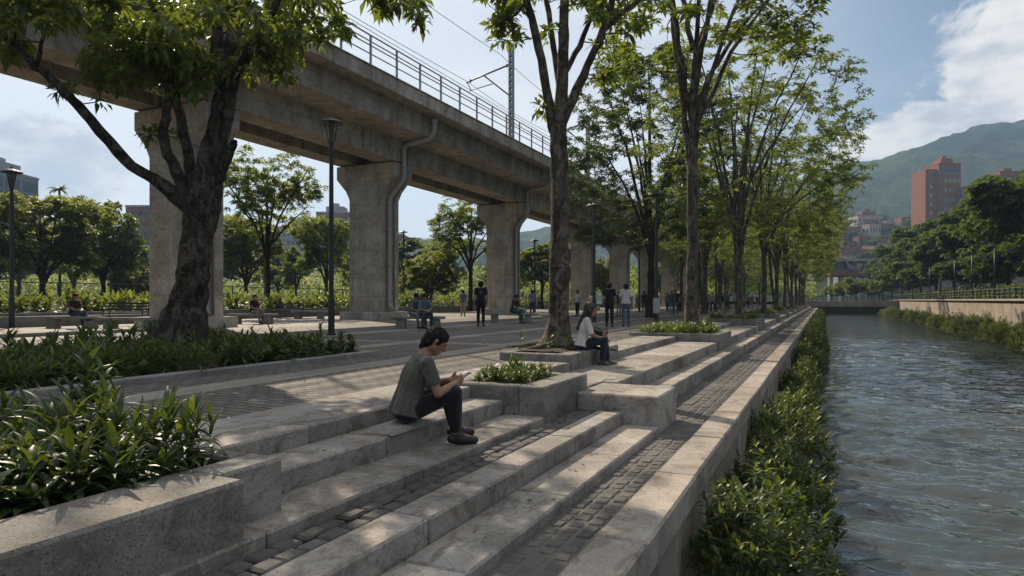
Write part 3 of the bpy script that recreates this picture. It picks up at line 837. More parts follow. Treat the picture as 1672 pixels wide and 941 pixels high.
def figure(label, J, top, bottom, hair='short', loc=(0, 0, 0), rz=0.0, vox=0.02, female=False, shoes=SHOE, sleeve=.75, group=None, skin=SKIN, hairm=HAIR, short_legs=False, hold=None, sc=1.0):
    """J : joints with x forward, y to the figure's left, z up"""
    th = thing('person', label, 'person', loc, rz, group); th.scale = (sc, sc, sc)
    k = .9 if female else 1.0
    P, C, N, H = V3(*J['pelvis']), V3(*J['chest']), V3(*J['neck']), V3(*J['head'])
    hf = V3(*J['face']).normalized(); hl = Vector((-hf.y, hf.x, 0)).normalized(); hu = hf.cross(hl).normalized()
    if hu.z < 0: hu = -hu
    lat = V3(*J.get('lat', (0, 1, 0))).normalized(); hlat = V3(*J.get('hlat', J.get('lat', (0, 1, 0)))).normalized()
    S = [V3(*J['sh'][i]) for i in (0, 1)]; E = [V3(*J['el'][i]) for i in (0, 1)]; Wr = [V3(*J['wr'][i]) for i in (0, 1)]
    HP = [V3(*J['hip'][i]) for i in (0, 1)]; K = [V3(*J['kn'][i]) for i in (0, 1)]; A = [V3(*J['an'][i]) for i in (0, 1)]; TO = [V3(*J['toe'][i]) for i in (0, 1)]
    def head(c, s=1.0):
        return c + hu * 0
    caps = []
    # skull, jaw, nose, ears, brow
    caps += [(H + hu * .03 - hf * .015, .092, H + hu * .025 + hf * .012, .088), (H + hu * .0 + hf * .03, .07, H - hu * .075 + hf * .052, .042),
             (H - hu * .05 + hf * .0 + hl * .035, .05, H - hu * .05 + hf * .0 - hl * .035, .05),
             (H + hf * .098 + hu * .012, .011, H + hf * .117 - hu * .024, .015), (H + hf * .086 - hu * .055, .019, H + hf * .088 - hu * .062, .018),
             (H + hf * .078 + hu * .03 + hl * .03, .018, H + hf * .078 + hu * .03 - hl * .03, .018)]
    for s in (1, -1): caps.append((H + hl * s * .088 - hf * .01 + hu * .012, .022, H + hl * s * .087 - hf * .012 - hu * .02, .015))
    caps += [(N - (H - N) * .25, .062 * k, H - hu * .06 - hf * .025, .055 * k)]
    caps += [(P + lat * .06, .09, C + lat * .07, .09 * k), (P - lat * .06, .09, C - lat * .07, .09 * k), (S[0], .048, S[1], .048), (lerp(S[0], S[1], .5), .07, N, .06)]
    for i in (0, 1):
        caps += [(S[i], .052 * k, E[i], .040 * k), (E[i], .041 * k, Wr[i], .028 * k)]
        caps += [(HP[i], .085, K[i], .058), (K[i], .056, lerp(K[i], A[i], .35), .058), (lerp(K[i], A[i], .35), .056, A[i], .038), (A[i], .036, TO[i], .026)]
        # hand : palm, four unequal fingers that curl and a thumb from the side of the palm
        fd = V3(*J['hand'][i]).normalized() if 'hand' in J else (Wr[i] - E[i]).normalized()
        sd = V3(*J['palm'][i]).normalized() if 'palm' in J else (lat * (-1 if i == 0 else 1) * 1.0).normalized()      # palm normal
        sd = (sd - fd * sd.dot(fd)).normalized(); ac = fd.cross(sd).normalized()
        if ac.dot(V3(1, 0, .3)) < 0: ac = -ac      # thumb side forward / up
        w = Wr[i]; pk = w + fd * .085
        for q, (o, l) in enumerate(((.030, .062), (.011, .072), (-.009, .067), (-.028, .052))):
            b0 = pk + ac * o; b1 = b0 + (fd * .85 + sd * .5) * l * .5; b2 = b1 + (fd * .35 + sd * .9) * l * .5
            caps += [(w + ac * o * .6 + fd * .015, .015, b0, .0125), (b0, .0105, b1, .0098), (b1, .0098, b2, .008)]
        t0 = w + fd * .03 + ac * .025; t1 = t0 + (ac * .75 + fd * .55 + sd * .35) * .042; t2 = t1 + (fd * .8 + sd * .6 - ac * .1) * .032
        caps += [(t0, .015, t1, .0115), (t1, .011, t2, .009)]
    blob('body', caps, vox * .62, 2, skin, th)
    # eyes and brows
    em = MB(); em.smooth = True
    for s in (1, -1):
        c = H + hf * .086 + hl * s * .032 + hu * .006
        em.tube([c - hl * .012, c + hl * .012], [.007, .007], 6)
        em.tube([c + hu * .022 - hl * .02 + hf * .008, c + hu * .026 + hf * .011, c + hu * .022 + hl * .02 + hf * .006], [.004, .005, .003], 5)
    em.build('eyes', HAIR, th, origin=(0, 0, 0))
    # shirt with sleeves cut flat at the hem
    cs = []
    tw = .012
    wa = .088 if female else .098
    bk = lat.cross(V3(0, 0, 1)) * -.012
    cs += [(P + bk + lat * .085 - V3(0, 0, .06), .134, lerp(P, C, .5) + lat * .055, wa + tw, {'flat_start': True}), (P + bk - lat * .085 - V3(0, 0, .06), .134, lerp(P, C, .5) - lat * .055, wa + tw, {'flat_start': True})]
    cs += [(lerp(P, C, .5) + lat * .055, wa + tw, C + lat * .07, .108 * k), (lerp(P, C, .5) - lat * .055, wa + tw, C - lat * .07, .108 * k)]
    fw = lat.cross(V3(0, 0, 1))
    cs += [(lerp(C, N, .25) + lat * .08, .095 * k, lerp(C, N, .55) - lat * .08, .085 * k), (lerp(C, N, .25) - lat * .08, .095 * k, lerp(C, N, .55) + lat * .08, .085 * k), (S[0], .066 * k, S[1], .066 * k)]
    cs += [(lerp(S[0], S[1], .5), .085, lerp(lerp(S[0], S[1], .5), N, .72), .072, {'flat_end': True})]
    for i in (0, 1): cs += [(S[i], .066 * k, lerp(S[i], E[i], sleeve), .062 * k, {'flat_end': True})]
    if sleeve > 1:
        for i in (0, 1): cs += [(E[i], .060, lerp(E[i], Wr[i], sleeve - 1), .045, {'flat_end': True})]
    blob('shirt', cs, vox * .7, 2, top, th)
    # trousers
    ct = [(P + hlat * .06, .095, HP[0], .100), (P - hlat * .06, .095, HP[1], .100), (HP[0], .099, HP[1], .099)]
    for i in (0, 1):
        if short_legs: ct += [(HP[i], .103, lerp(HP[i], K[i], .9), .08, {'flat_end': True})]
        else: ct += [(HP[i], .100, K[i], .069), (K[i], .069, lerp(K[i], A[i], .4), .066), (lerp(K[i], A[i], .4), .066, lerp(K[i], A[i], .93), .052, {'flat_end': True})]
    blob('trousers', ct, vox * .7, 2, bottom, th)
    for i in (0, 1):
        a, t = A[i], TO[i]; d = (t - a); d.z = 0; d.normalize()
        heel = a - d * .035 + V3(0, 0, -.035)
        blob('shoe', [(heel, .042, lerp(heel, t, .55) + V3(0, 0, -.005), .046), (lerp(heel, t, .55), .045, t + V3(0, 0, -.004), .036), (a + V3(0, 0, .012), .047, a + V3(0, 0, -.03) + d * .02, .046, {'flat_start': True}),
                      (a + V3(0, 0, .0), .042, lerp(heel, t, .6) + V3(0, 0, .01), .036)], vox * .6, 2, shoes, th)
    # hair
    hc = [(H + hu * .048 - hf * .022, .0935, H + hu * .053 + hf * .010, .086), (H + hu * .03 - hf * .03, .094, H - hu * .035 - hf * .045, .076), (H - hu * .03 - hf * .045, .072, H - hu * .09 - hf * .055, .048), (H + hu * .085 + hf * .05 + hl * .03, .034, H + hu * .085 + hf * .05 - hl * .03, .034)]
    for s in (1, -1): hc += [(H + hl * s * .06 + hu * .055 + hf * .03, .042, H + hl * s * .076 + hu * .0 + hf * .012, .022), (H + hl * s * .06 + hu * .04 - hf * .03, .05, H + hl * s * .066 - hu * .04 - hf * .045, .03)]
    if hair == 'long':
        dn = (C - N).normalized()
        for y in (-.06, -.03, 0, .03, .06): hc.append((H - hf * .05 + hl * y + hu * .02, .05, N + dn * .22 - V3(*J.get('fwd', (1, 0, 0))) * .105 + hl * y * 1.25, .03))
        for s in (1, -1): hc += [(H + hl * s * .07 + hu * .05 + hf * .02, .04, H + hl * s * .085 - hu * .07 + hf * .0, .03), (H + hl * s * .085 - hu * .07, .03, N + dn * .16 + hl * s * .11 + hf * .06, .02)]
    if hair == 'bun': hc.append((H - hf * .11 + hu * .06, .045, H - hf * .13 + hu * .06, .04))
    ho = blob('hair', hc, vox * .62, 2, hairm, th)
    for v in ho.data.vertices:
        q = v.co * 70.0; v.co += v.normal * (.005 * mnoise.noise(Vector((q.x * 1.3, q.y * 1.3, q.z * .22))) + .002 * mnoise.noise(q * 2.5))
    return th

def standing(walk=0.0, arm=0.12, face=(1, 0, -.05)):
    J = dict(pelvis=(0, 0, .97), chest=(.02, 0, 1.30), neck=(.0, 0, 1.47), head=(.025, 0, 1.60), face=face,
             sh=[(0, .175, 1.42), (0, -.175, 1.42)], el=[(-.03 - arm * walk, .235, 1.13), (-.03 + arm * walk, -.235, 1.13)], wr=[(.03 - 2 * arm * walk, .245, .88), (.04 + 2.2 * arm * walk, -.245, .89)],
             hip=[(0, .09, .90), (0, -.09, .90)], kn=[(.05 + .18 * walk, .095, .49), (.03 - .06 * walk, -.095, .49)], an=[(.02 + .24 * walk, .10, .085), (-.01 - .26 * walk, -.10, .085 + .07 * walk)],
             toe=[(.17 + .24 * walk, .115, .03), (.14 - .24 * walk, -.115, .03)])
    return J
def sitting(shin=.45, lean=.08, face=(1, 0, -.25), kx=.42, hands=None, crossed=False):
    J = dict(pelvis=(0, 0, .12), chest=(lean * .6, 0, .44), neck=(lean, 0, .60), head=(lean + .04, 0, .73), face=face,
             sh=[(lean * .9, .18, .55), (lean * .9, -.18, .55)], el=[(lean + .08, .23, .27), (lean + .08, -.23, .27)], wr=[(.31, .09, .22), (.31, -.08, .22)], hand=[(.8, -.5, 0), (.8, .5, 0)],
             hip=[(0, .09, .095), (0, -.09, .095)], kn=[(kx, .13, .09), (kx, -.13, .09)], an=[(kx + .0, .12, .085 - shin), (kx + .06, -.12, .085 - shin)], toe=[(kx + .15, .13, .03 - shin), (kx + .21, -.13, .03 - shin)],
             palm=[(0, -.6, -1), (0, .6, -1)])
    if crossed: J['kn'][0] = (kx, .0, .17); J['an'][0] = (kx + .22, -.10, -.13); J['toe'][0] = (kx + .38, -.10, -.12)
    return J
def facing(dx, dy): return math.atan2(dy, dx)

# --- the man with the phone on the steps
MAN = (-3.60, 5.36, Z4 + .045)
def phone_man():
    J = dict(pelvis=(0, 0, .125), chest=(.09, 0, .42), neck=(.185, 0, .60), head=(.275, 0, .705), face=(.80, -.08, -.58),
             sh=[(.165, .185, .535), (.155, -.19, .53)], el=[(.26, .25, .29), (.235, -.245, .275)], wr=[(.43, .085, .345), (.44, -.085, .335)], hand=[(.75, -.45, .12), (.75, .45, .12)], palm=[(.1, -.75, .4), (.1, .75, .4)],
             hip=[(.0, .095, .10), (0, -.095, .10)], kn=[(.425, .17, .25), (.415, -.14, .26)], an=[(.51, .19, -.112), (.425, -.13, -.112)], toe=[(.68, .21, -.165), (.595, -.15, -.165)], fwd=(.9, 0, .4))
    return figure('young man in an olive tee shirt sitting on the steps looking at his phone', J, CL['olive'], CL['black'], 'short', MAN, facing(.69, .72), .0135, sleeve=.72, sc=1.08)
phone_man()
def held(name, label, cat_, loc, rz, build):
    th = thing(name, label, cat_, loc, rz); build(th); return th
def in_front(base, rz, f, l, z): return Vector((base[0] + f * math.cos(rz) - l * math.sin(rz), base[1] + f * math.sin(rz) + l * math.cos(rz), base[2] + z))
rz = facing(.69, .72)
def phone(th):
    m = MB(); m.box(-.075, .075, -.036, .036, -.005, .004, .003); o = m.build('case', M['black'], th, origin=(0, 0, 0))
    m = MB(); m.box(-.070, .070, -.033, .033, .0045, .0055); s = m.build('screen', plain('phone_screen', (.35, .42, .5), .08), th, origin=(0, 0, 0))
ph = held('mobile_phone', 'black mobile phone held in the hands of the man in olive', 'phone', in_front(MAN, rz, .588, 0, .417), 0, phone)
ph.rotation_euler = (0, R(-28), rz)
mb = MB(); mb.smooth = True
def pad():
    m = MB(); cx, cy = -3.61, 5.30; V = []; n = 14
    for i in range(n + 1):
        for j in range(n + 1):
            a, b = i / n * 2 - 1, j / n * 2 - 1; e = (1 - abs(a) ** 6) * (1 - abs(b) ** 6)
            V.append((cx + a * .16, cy + b * .34, Z4 + .006 + .05 * e ** .35 + .006 * mnoise.noise(Vector((a * 3, b * 3, 0)))))
    m.smooth = True
    m.add(V, [(i * (n + 1) + j, (i + 1) * (n + 1) + j, (i + 1) * (n + 1) + j + 1, i * (n + 1) + j + 1) for i in range(n) for j in range(n)])
    o = m.build('seat_pad', cloth('pad_cloth', (.25, .235, .21))); tag(o, 'grey folded pad the man in olive sits on', 'pad')
pad()
# --- the woman in white
def white_woman():
    J = dict(pelvis=(0, 0, .12), chest=(.05, 0, .42), neck=(.10, 0, .59), head=(.155, 0, .715), face=(1, .05, -.12),
             sh=[(.09, .155, .535), (.09, -.16, .535)], el=[(.16, .20, .285), (.17, -.21, .28)], wr=[(.36, .06, .27), (.385, -.09, .20)], hand=[(.8, -.1, .35), (.9, .2, -.15)], palm=[(0, -.9, .2), (0, .3, -1)],
             hip=[(0, .09, .09), (0, -.09, .09)], kn=[(.41, .08, .20), (.40, -.10, .19)], an=[(.47, .09, -.21), (.36, -.09, -.21)], toe=[(.62, .10, -.262), (.51, -.10, -.262)])
    return figure('woman with long dark hair in a white top sitting on the tree planter wall', J, CL['cream'], CL['navy'], 'long', (-4.10, 11.95, .14), facing(.93, .36), .015, female=True, sleeve=.98, hairm=HAIRB, sc=1.04, shoes=plain('brown_shoe', (.05, .035, .028), .6))
white_woman()
wz = facing(.93, .36)
def bag(th):
    m = MB(); m.smooth = True; V = []
    m.tube([(-.13, 0, .10), (-.12, 0, .05), (0, 0, .015), (.11, 0, .05), (.13, 0, .11)], [.05, .07, .075, .07, .045], 10); m.build('pouch', CL['black'], th, origin=(0, 0, 0))
    s = MB(); s.tube([(-.12, 0, .11), (-.08, .05, .15), (.0, .09, .13), (.06, .09, .10), (.12, 0, .12)], .012, 6); s.build('strap', CL['black'], th, origin=(0, 0, 0))
held('handbag', 'small black bag on the lap of the woman in white', 'bag', in_front((-4.10, 11.95, .14), wz, .34, .10, .27), wz + .4, bag)

# --- benches
def bench(label, pos, rz, L=2.0, mat='bench'):
    th = thing('stone_bench', label, 'bench', pos, rz, 'concrete benches on the plaza')
    m = MB(); m.box(-L / 2, L / 2, -.24, .24, .36, .46, .012); m.build('seat', M[mat], th, origin=(0, 0, 0))
    for s in (-1, 1):
        m = MB(); m.box(s * L * .32 - .17, s * L * .32 + .17, -.19, .19, -.01, .358, .012); m.build('leg', M[mat], th, origin=(0, 0, 0))
    return th
bd = CS, SN
RV = (CS, SN)       # direction that runs left to right in the picture
rzR = facing(*RV)
b1 = W(683, 25.2); bench('bench with the couple, between first two piers', b1, rzR, 2.0)
b2 = W(835, 31); bench('bench with the man in black, before the third pier', b2, rzR, 2.4)
b3 = W(118, 25.4, .0); bench('bench at far left with the man in dark clothes', b3, rzR, 2.2)
b4 = W(412, 30); bench('bench with the man in a black shirt right of the first pier', b4, rzR, 2.2)
b5 = W(214, 23.5); bench('empty bench beside the trunk of the big leaning tree', b5, rzR, 2.2)
b6 = W(505, 38); bench('empty bench behind the tall lamp post', b6, rzR, 2.0)
# black slatted metal bench
def slat_bench(label, pos, rz):
    th = thing('metal_bench', label, 'bench', pos, rz, 'black slatted benches')
    m = MB()
    for k in range(5): m.box(-.9, .9, -.22 + k * .1, -.15 + k * .1, .43, .46)
    m.build('seat', M['black'], th, origin=(0, 0, 0))
    m = MB()
    for k in range(3): m.box(-.9, .9, .26, .29, .55 + k * .12, .63 + k * .12)
    m.build('backrest', M['black'], th, origin=(0, 0, 0))
    for s in (-.8, .8):
        m = MB(); m.tube([(s, -.2, 0), (s, -.2, .44), (s, -.2, .62), (s, .25, .62)], .022, 6); m.tube([(s, .22, 0), (s, .24, .5), (s, .29, .9)], .022, 6); m.build('leg', M['black'], th, origin=(0, 0, 0))
slat_bench('black slatted metal bench left of the big tree trunk', W(205, 27.5, .1), rzR)
slat_bench('black slatted metal bench against the wall between first two piers', W(470, 40), rzR)

# --- the other people in the middle distance
f_to = lambda x, y: facing(x, y)
figure('man in dark shirt and jeans sitting at left on the bench with crossed legs', sitting(.47, .05, (1, 0, -.05), crossed=True), CL['black'], CL['dark_jeans'], 'short', tuple(W(120, 25.4, .46)), rzR - .1, .018, hold=None)
figure('man in a black shirt sitting on the bench right of the first pier', sitting(.45, .06, (1, 0, .0)), CL['black'], CL['grey'], 'short', tuple(W(413, 30, .46)), rzR - .35, .018)
figure('woman leaning on her companion on the couple bench, in pale trousers', sitting(.45, .16, (.7, -.2, -.5)), CL['slate'], CL['grey'], 'bun', tuple(W(674, 25.3, .46)), rzR - .75, .018, female=True)
figure('man in a blue shirt sitting on the couple bench, head bowed', sitting(.45, .12, (.8, .1, -.5)), CL['blue'], CL['dark_jeans'], 'short', tuple(W(691, 25.1, .46)), rzR - 1.0, .018)
figure('man in black sitting hunched on the bench before the third pier', sitting(.45, .14, (.9, 0, -.4)), CL['black'], CL['teal'], 'short', tuple(W(838, 31, .46)), rzR - .6, .018)
VW = lambda u: facing(*(W(u, 10).xy.normalized()))
mb_ = figure('man in a black shirt with a small yellow print walking away alone', standing(.12), CL['black'], CL['black'], 'short', tuple(W(785, 27.2)), VW(785), .018, sc=1.06)
mk = MB(); mk.box(-.112, -.108, -.035, .035, 1.20, 1.32); mk.v = []; mk.f = []; mk.mi = []; mk.sm = []
for (y, z, w, h) in ((-.03, 1.33, .014, .05), (.03, 1.33, .014, .05), (0, 1.275, .02, .03), (-.015, 1.30, .014, .03), (.015, 1.30, .014, .03), (0, 1.225, .03, .014)): mk.box(-.118, -.100, y - w / 2, y + w / 2, z - h / 2, z + h / 2, .002)
mk.build('shirt_print', plain('yellow_print', (.30, .26, .05), .8), mb_, origin=(0, 0, 0))
figure('woman in a dark top and pale trousers standing far behind the couple bench', standing(.05), CL['slate'], CL['khaki'], 'bun', tuple(W(756, 43.5)), VW(756), .022, female=True, sc=1.0)
figure('person in a grey shirt and jeans standing right of the third pier', standing(.1), CL['grey'], CL['dark_jeans'], 'short', tuple(W(869, 44)), VW(869), .022)
figure('man in a black tee shirt walking away beside the man in white', standing(.3), CL['black'], CL['black'], 'short', tuple(W(995, 26.6)), VW(995), .018, sc=1.02)
figure('man in a white tee shirt and blue jeans walking away', standing(-.25), CL['white'], CL['jeans'], 'short', tuple(W(1022, 26.8)), VW(1022), .018, sc=1.0)
figure('slim woman in a pink white top standing before the fourth pier', standing(.05), CL['white'], CL['black'], 'bun', tuple(W(943, 45)), VW(943) + 2.4, .022, female=True)
# --- the crowd further on : copies of three bodies in other clothes
protos = [figure('a', standing(.5), CL['slate'], CL['black'], 'short', (0, 0, 0), 0, .026), figure('a', standing(.12), CL['green'], CL['dark_jeans'], 'bun', (0, 0, 0), 0, .026, female=True), figure('a', standing(-.55), CL['tan'], CL['black'], 'short', (0, 0, 0), 0, .026)]
rc = random.Random(12); used = [False] * 3
tops = ['slate', 'black', 'green', 'white', 'sky', 'tan', 'navy', 'grey', 'teal', 'khaki', 'red', 'olive']; bots = ['black', 'dark_jeans', 'jeans', 'khaki', 'navy']
crowd = [(966, 58, 'white'), (1011, 44, 'black'), (1052, 55, 'black'), (1060, 68, 'sky'), (1090, 62, 'slate'), (1097, 47, 'olive'), (1103, 47.5, 'black'), (1110, 60, 'green'), (1118, 64, 'slate'), (1122, 56, 'grey'), (1136, 70, 'navy'), (1146, 75, 'sky'), (1153, 58, 'tan'),
         (1158, 66, 'sky'), (1164, 62, 'khaki'), (1172, 80, 'black'), (1180, 66, 'navy'), (1187, 60, 'green'), (1193, 74, 'white'), (1200, 85, 'sky'), (1208, 70, 'black'), (1214, 78, 'tan'), (1222, 90, 'slate'), (1228, 84, 'grey'), (1236, 100, 'black'), (1030, 70, 'green'), (1040, 82, 'slate'), (1075, 88, 'tan'), (905, 75, 'black'), (880, 80, 'grey'), (1245, 95, 'white'), (1128, 92, 'olive')]
where = lambda u: 'left of the bushy tree' if u < 1050 else 'before the thin row tree' if u < 1130 else 'beyond the thin row tree'
seen = {}
for i, (u, d, tc) in enumerate(crowd):
    k = i % 3; bc = bots[(i * 2 + k) % 5]
    o = protos[k] if not used[k] else copy_tree(protos[k]); used[k] = True
    o.location = W(u, d); o.rotation_euler = (0, 0, VW(u) + rc.choice((0, PI, .6, 2.5))); s = rc.uniform(.93, 1.04); o.scale = (s, s, s)
    o['label'] = 'far person in %s top and %s trousers, %s' % ({'sky': 'bright blue', 'tan': 'tan', 'slate': 'slate blue'}.get(tc, tc), bc.replace('_', ' '), where(u)); o['group'] = 'people in the far crowd'
    for c in o.children:
        n = c.name.split('.')[0]
        if n in ('shirt', 'trousers'):
            c.material_slots[0].link = 'OBJECT'; c.material_slots[0].material = CL[tc if n == 'shirt' else bc]

# ================================================================== LAMP POSTS
def lamp(label, pos, H, style=0, group='lamp posts'):
    th = thing('lamp_post', label, 'lamp post', pos, 0, group); x, y, z = pos
    m = MB(); m.smooth = False
    m.lathe((x, y, z), [(.14, 0), (.14, .05), (.10, .07), (.10, 1.1), (.075, 1.2), (.07, H * .6), (.06, H - .75), (.075, H - .74), (.075, H - .68)], 14); m.build('pole', M['black'], th)
    m = MB(); m.lathe((x, y, z), [(.05, H - .68), (.055, H - .6), (.085, H - .16), (.085, H - .12)], 12); m.build('lantern', M['dgrey'], th)
    m = MB()
    for k in range(4):
        a = k * PI / 2 + .4; m.tube([(x + .07 * math.cos(a), y + .07 * math.sin(a), z + H - .69), (x + .2 * math.cos(a), y + .2 * math.sin(a), z + H - .08)], .014, 5)
    m.lathe((x, y, z), [(.36, H - .1), (.37, H - .07), (.30, H - .02), (.1, H + .03), (.05, H + .07), (.03, H + .14)], 18); m.build('cap', M['black'], th)
    return th
def lampat(label, u, d, vtop, vbase=None):
    H = HC + (490 - vtop) * d / FPX; p = W(u, d); return lamp(label, tuple(p), H)
lampat('tall black lamp post standing between the first and second piers', 541, 20.5, 197)
lampat('black lamp post cut close to the left edge', 19, 26, 278)
lampat('thin far lamp post between second and third piers', 659, 62, 378)
lampat('black lamp post right of the slim forked tree, by the walking pair', 970, 32, 334)
l5 = lampat('black lamp post with a pale notice on its base', 1072, 32.5, 316)
p = W(1072, 32.5); m = MB(); m.lathe(tuple(p), [(.15, .42), (.17, .46), (.17, 1.12), (.15, 1.15)], 14); o = m.build('notice_wrap', plain('pale_wrap', (.42, .42, .41), .6), l5)
lampat('slim dark lamp post far behind the pier and slim tree', 873, 60, 392)
lampat('dark lamp post far among the plaza trees', 1044, 58, 372)
lampat('black lamp post between the row trees and crowd', 1169, 50, 372)
# thin fence behind the hedge
def park_fence():
    th = thing('park_fence', 'thin metal fence behind the sunlit hedge', 'fence', (-38, 40, 0)); m = MB()
    for z in (2.0, 1.3): m.tube([(-38, 2, z), (-38, 100, z)], .03, 5)
    m.build('rail', M['dgrey'], th)
    me = None
    for k in range(33):
        if me is None:
            q = MB(); q.box(-.035, .035, -.035, .035, -.05, 2.05); p = q.build('post', M['dgrey'], th, origin=(0, 0, 0)); me = p.data
        else: p = bpy.data.objects.new('post', me); COL.objects.link(p); p.parent = th
        p.location = Vector((-38, 2 + k * 3, 0)) - th.location
park_fence()
# parked cars glimpsed behind the hedge
def car(label, pos, rz, col):
    th = thing('parked_car', label, 'car', pos, rz, 'cars parked behind the hedge'); pm = plain('car_paint', col, .3, .0)
    m = MB(); m.prism([(-2.1, .35), (2.1, .35), (2.15, .7), (1.9, .85), (1.0, .95), (.45, 1.42), (-1.0, 1.45), (-1.7, 1.0), (-2.1, .9)], 'y', -.82, .82); m.build('body', pm, th, origin=(0, 0, 0))
    m = MB(); m.prism([(.9, .97), (.42, 1.37), (-.95, 1.4), (-1.5, 1.0)], 'y', -.83, .83); m.build('window', M['black'], th, origin=(0, 0, 0))
    for x in (-1.3, 1.3):
        for s in (-.75, .75):
            m = MB(); m.smooth = False; m.tube([(x, s - .1, .32), (x, s + .1, .32)], .32, 14); m.build('wheel', M['black'], th, origin=(0, 0, 0))
car('white car half hidden behind the hedge between first two piers', W(478, 62), .5, (.5, .5, .5))
car('silver car half hidden behind the hedge left of the tall lamp', W(520, 70), .3, (.35, .37, .4))

# ================================================================== BUILDINGS
M['winpale'] = plain('pale_window', (.24, .26, .29), .25)
M['glassb'] = plain('window_glass', (.05, .07, .09), .12)
def wallm(name, col): return concrete(name, col, bump=.15, mott=.2, streak=.3, fine=3)
M['redbrick'] = wallm('red_brick', (.27, .118, .07)); M['redbrick2'] = wallm('brown_brick', (.22, .095, .065)); M['paleb'] = wallm('pale_render', (.40, .37, .34)); M['rooft'] = wallm('roof_tile', (.17, .075, .05))
M['greyb'] = wallm('grey_render', (.3, .31, .33)); M['creamb'] = wallm('cream_render', (.38, .31, .24)); M['bglass'] = plain('curtain_glass', (.10, .15, .19), .15, 0.0, var=.3, scale=.2)
def building(label, u, d, w, dep, ztop, mat, rows, cols, zb=0.0, rot=0.0, roof=None, sidecols=None, cat_='building', win=(.55, .5), trim=None, name='building', group=None, band=None, wmat='glassb'):
    base = W(u, d, zb); rz = TH + rot
    th = thing(name, label, cat_, base, rz, group)
    H = ztop - zb
    m = MB(); m.box(-w / 2, w / 2, 0, dep, -8, H, .05)
    m.build('wall', M[mat], th, origin=(0, 0, 0))
    n = 0
    def windows(face, L, cnt):
        nonlocal_n = 0
        for i in range(rows):
            z0 = H * (i + .5 - win[1] / 2) / rows * .96 + .02 * H; z1 = z0 + H / rows * win[1] * .96
            for k in range(cnt):
                a = -L / 2 + L * (k + .5) / cnt; hw = L / cnt * win[0] / 2; hh = (z1 - z0) / 2
                if face not in meshes:
                    wm = MB()
                    if face == 'f': wm.box(-hw, hw, -.06, .25, -hh, hh)
                    elif face == 'l': wm.box(-.06, .25, -hw, hw, -hh, hh)
                    else: wm.box(-.25, .06, -hw, hw, -hh, hh)
                    q = wm.build('window', M[wmat], th, origin=(0, 0, 0)); meshes[face] = q.data
                else: q = bpy.data.objects.new('window', meshes[face]); COL.objects.link(q); q.parent = th
                q.location = (a, 0, (z0 + z1) / 2) if face == 'f' else (-w / 2 if face == 'l' else w / 2, a + dep / 2, (z0 + z1) / 2)
    meshes = {}
    sc_ = sidecols or max(2, int(cols * dep / w)); sc_ = min(sc_, max(2, 96 // rows - cols))
    windows('f', w, cols); windows('l' if u > 836 else 'r', dep, sc_)
    m = MB()
    if roof == 'hip':
        m.add([(-w / 2 - .4, -.4, H), (w / 2 + .4, -.4, H), (w / 2 + .4, dep + .4, H), (-w / 2 - .4, dep + .4, H), (-w / 5, dep / 2, H + w * .2), (w / 5, dep / 2, H + w * .2)], [(0, 1, 5, 4), (1, 2, 5), (2, 3, 4, 5), (3, 0, 4), (3, 2, 1, 0)]); m.build('roof', M['rooft'], th, origin=(0, 0, 0))
    else:
        m.box(-w / 2 - .15, w / 2 + .15, -.15, dep + .15, H + .003, H + .6); 
        if roof == 'plant': m.box(-w * .25, w * .3, dep * .2, dep * .7, H + .603, H + 3.4); m.box(-w * .1, w * .1, dep * .3, dep * .5, H + 3.403, H + 5)
        m.build('roof', M[trim or mat], th, origin=(0, 0, 0))
    if band:
        for i in range(1, rows):
            m = MB(); m.box(-w / 2 - .5, w / 2 + .5, -.9, -.07, H * i / rows - .15, H * i / rows + .55); m.build('balcony', M[band], th, origin=(0, 0, 0))
    return th
def bpx(label, u0, u1, vtop, d, mat, rows, cols, dep=None, vb=None, **k):
    w = (u1 - u0) * d / FPX; zt = HC + (490 - vtop) * d / FPX; zb = 0 if vb is None else HC + (490 - vb) * d / FPX
    return building(label, (u0 + u1) / 2, d, w, dep or w * .8, zt, mat, rows, cols, zb=zb, **k)
# red tower : two shafts and a dark recess
def red_tower():
    d = 345; th = bpx('tall red brick apartment tower on the right before the hill', 1533, 1569, 268, d, 'redbrick', 14, 5, dep=14, win=(.62, .42), roof='plant', cat_='tower', name='tower_building', wmat='winpale')
    w = 36 * d / FPX
    m = MB(); wl = 19 * d / FPX
    m.box(-w / 2 - wl, -w / 2 - .01, 1.5, 14, -8, (490 - 272) * d / FPX, .05); m.build('wall', M['redbrick'], th, origin=(0, 0, 0))
    for i in range(14):
        z = 4 + i * 4.55; q = MB(); q.box(-w / 2 - wl * .62, -w / 2 - wl * .42, 1.42, 1.8, z, z + 1.5); q.build('window', M['paleb'], th, origin=(0, 0, 0))
    m = MB(); m.box(-w / 2 - .8, -w / 2 + 1.6, -.1, 2, 0, 66); m.build('recess_shaft', M['redbrick2'], th, origin=(0, 0, 0))
    m = MB(); m.box(-w / 2 + .5, w / 2 - .5, -.12, .2, 66.2, 68.6); m.box(-w / 2 - wl + 2, -w / 2 - 1.5, 1.4, 2, 63.5, 66.5); m.build('window', M['glassb'], th, origin=(0, 0, 0))
red_tower()
bpx('red brick building stepping up at the right edge behind the trees', 1592, 1668, 302, 330, 'redbrick', 10, 8, dep=16, win=(.5, .35), roof='plant')
bpx('upper block of the stepped red brick building at the right edge', 1624, 1690, 288, 344, 'redbrick2', 11, 6, dep=16, win=(.5, .35), roof='plant')
bpx('pale apartment tower with balconies on the hillside', 1401, 1441, 352, 470, 'paleb', 12, 6, dep=14, band='paleb', roof='plant', trim='redbrick2', win=(.7, .5))
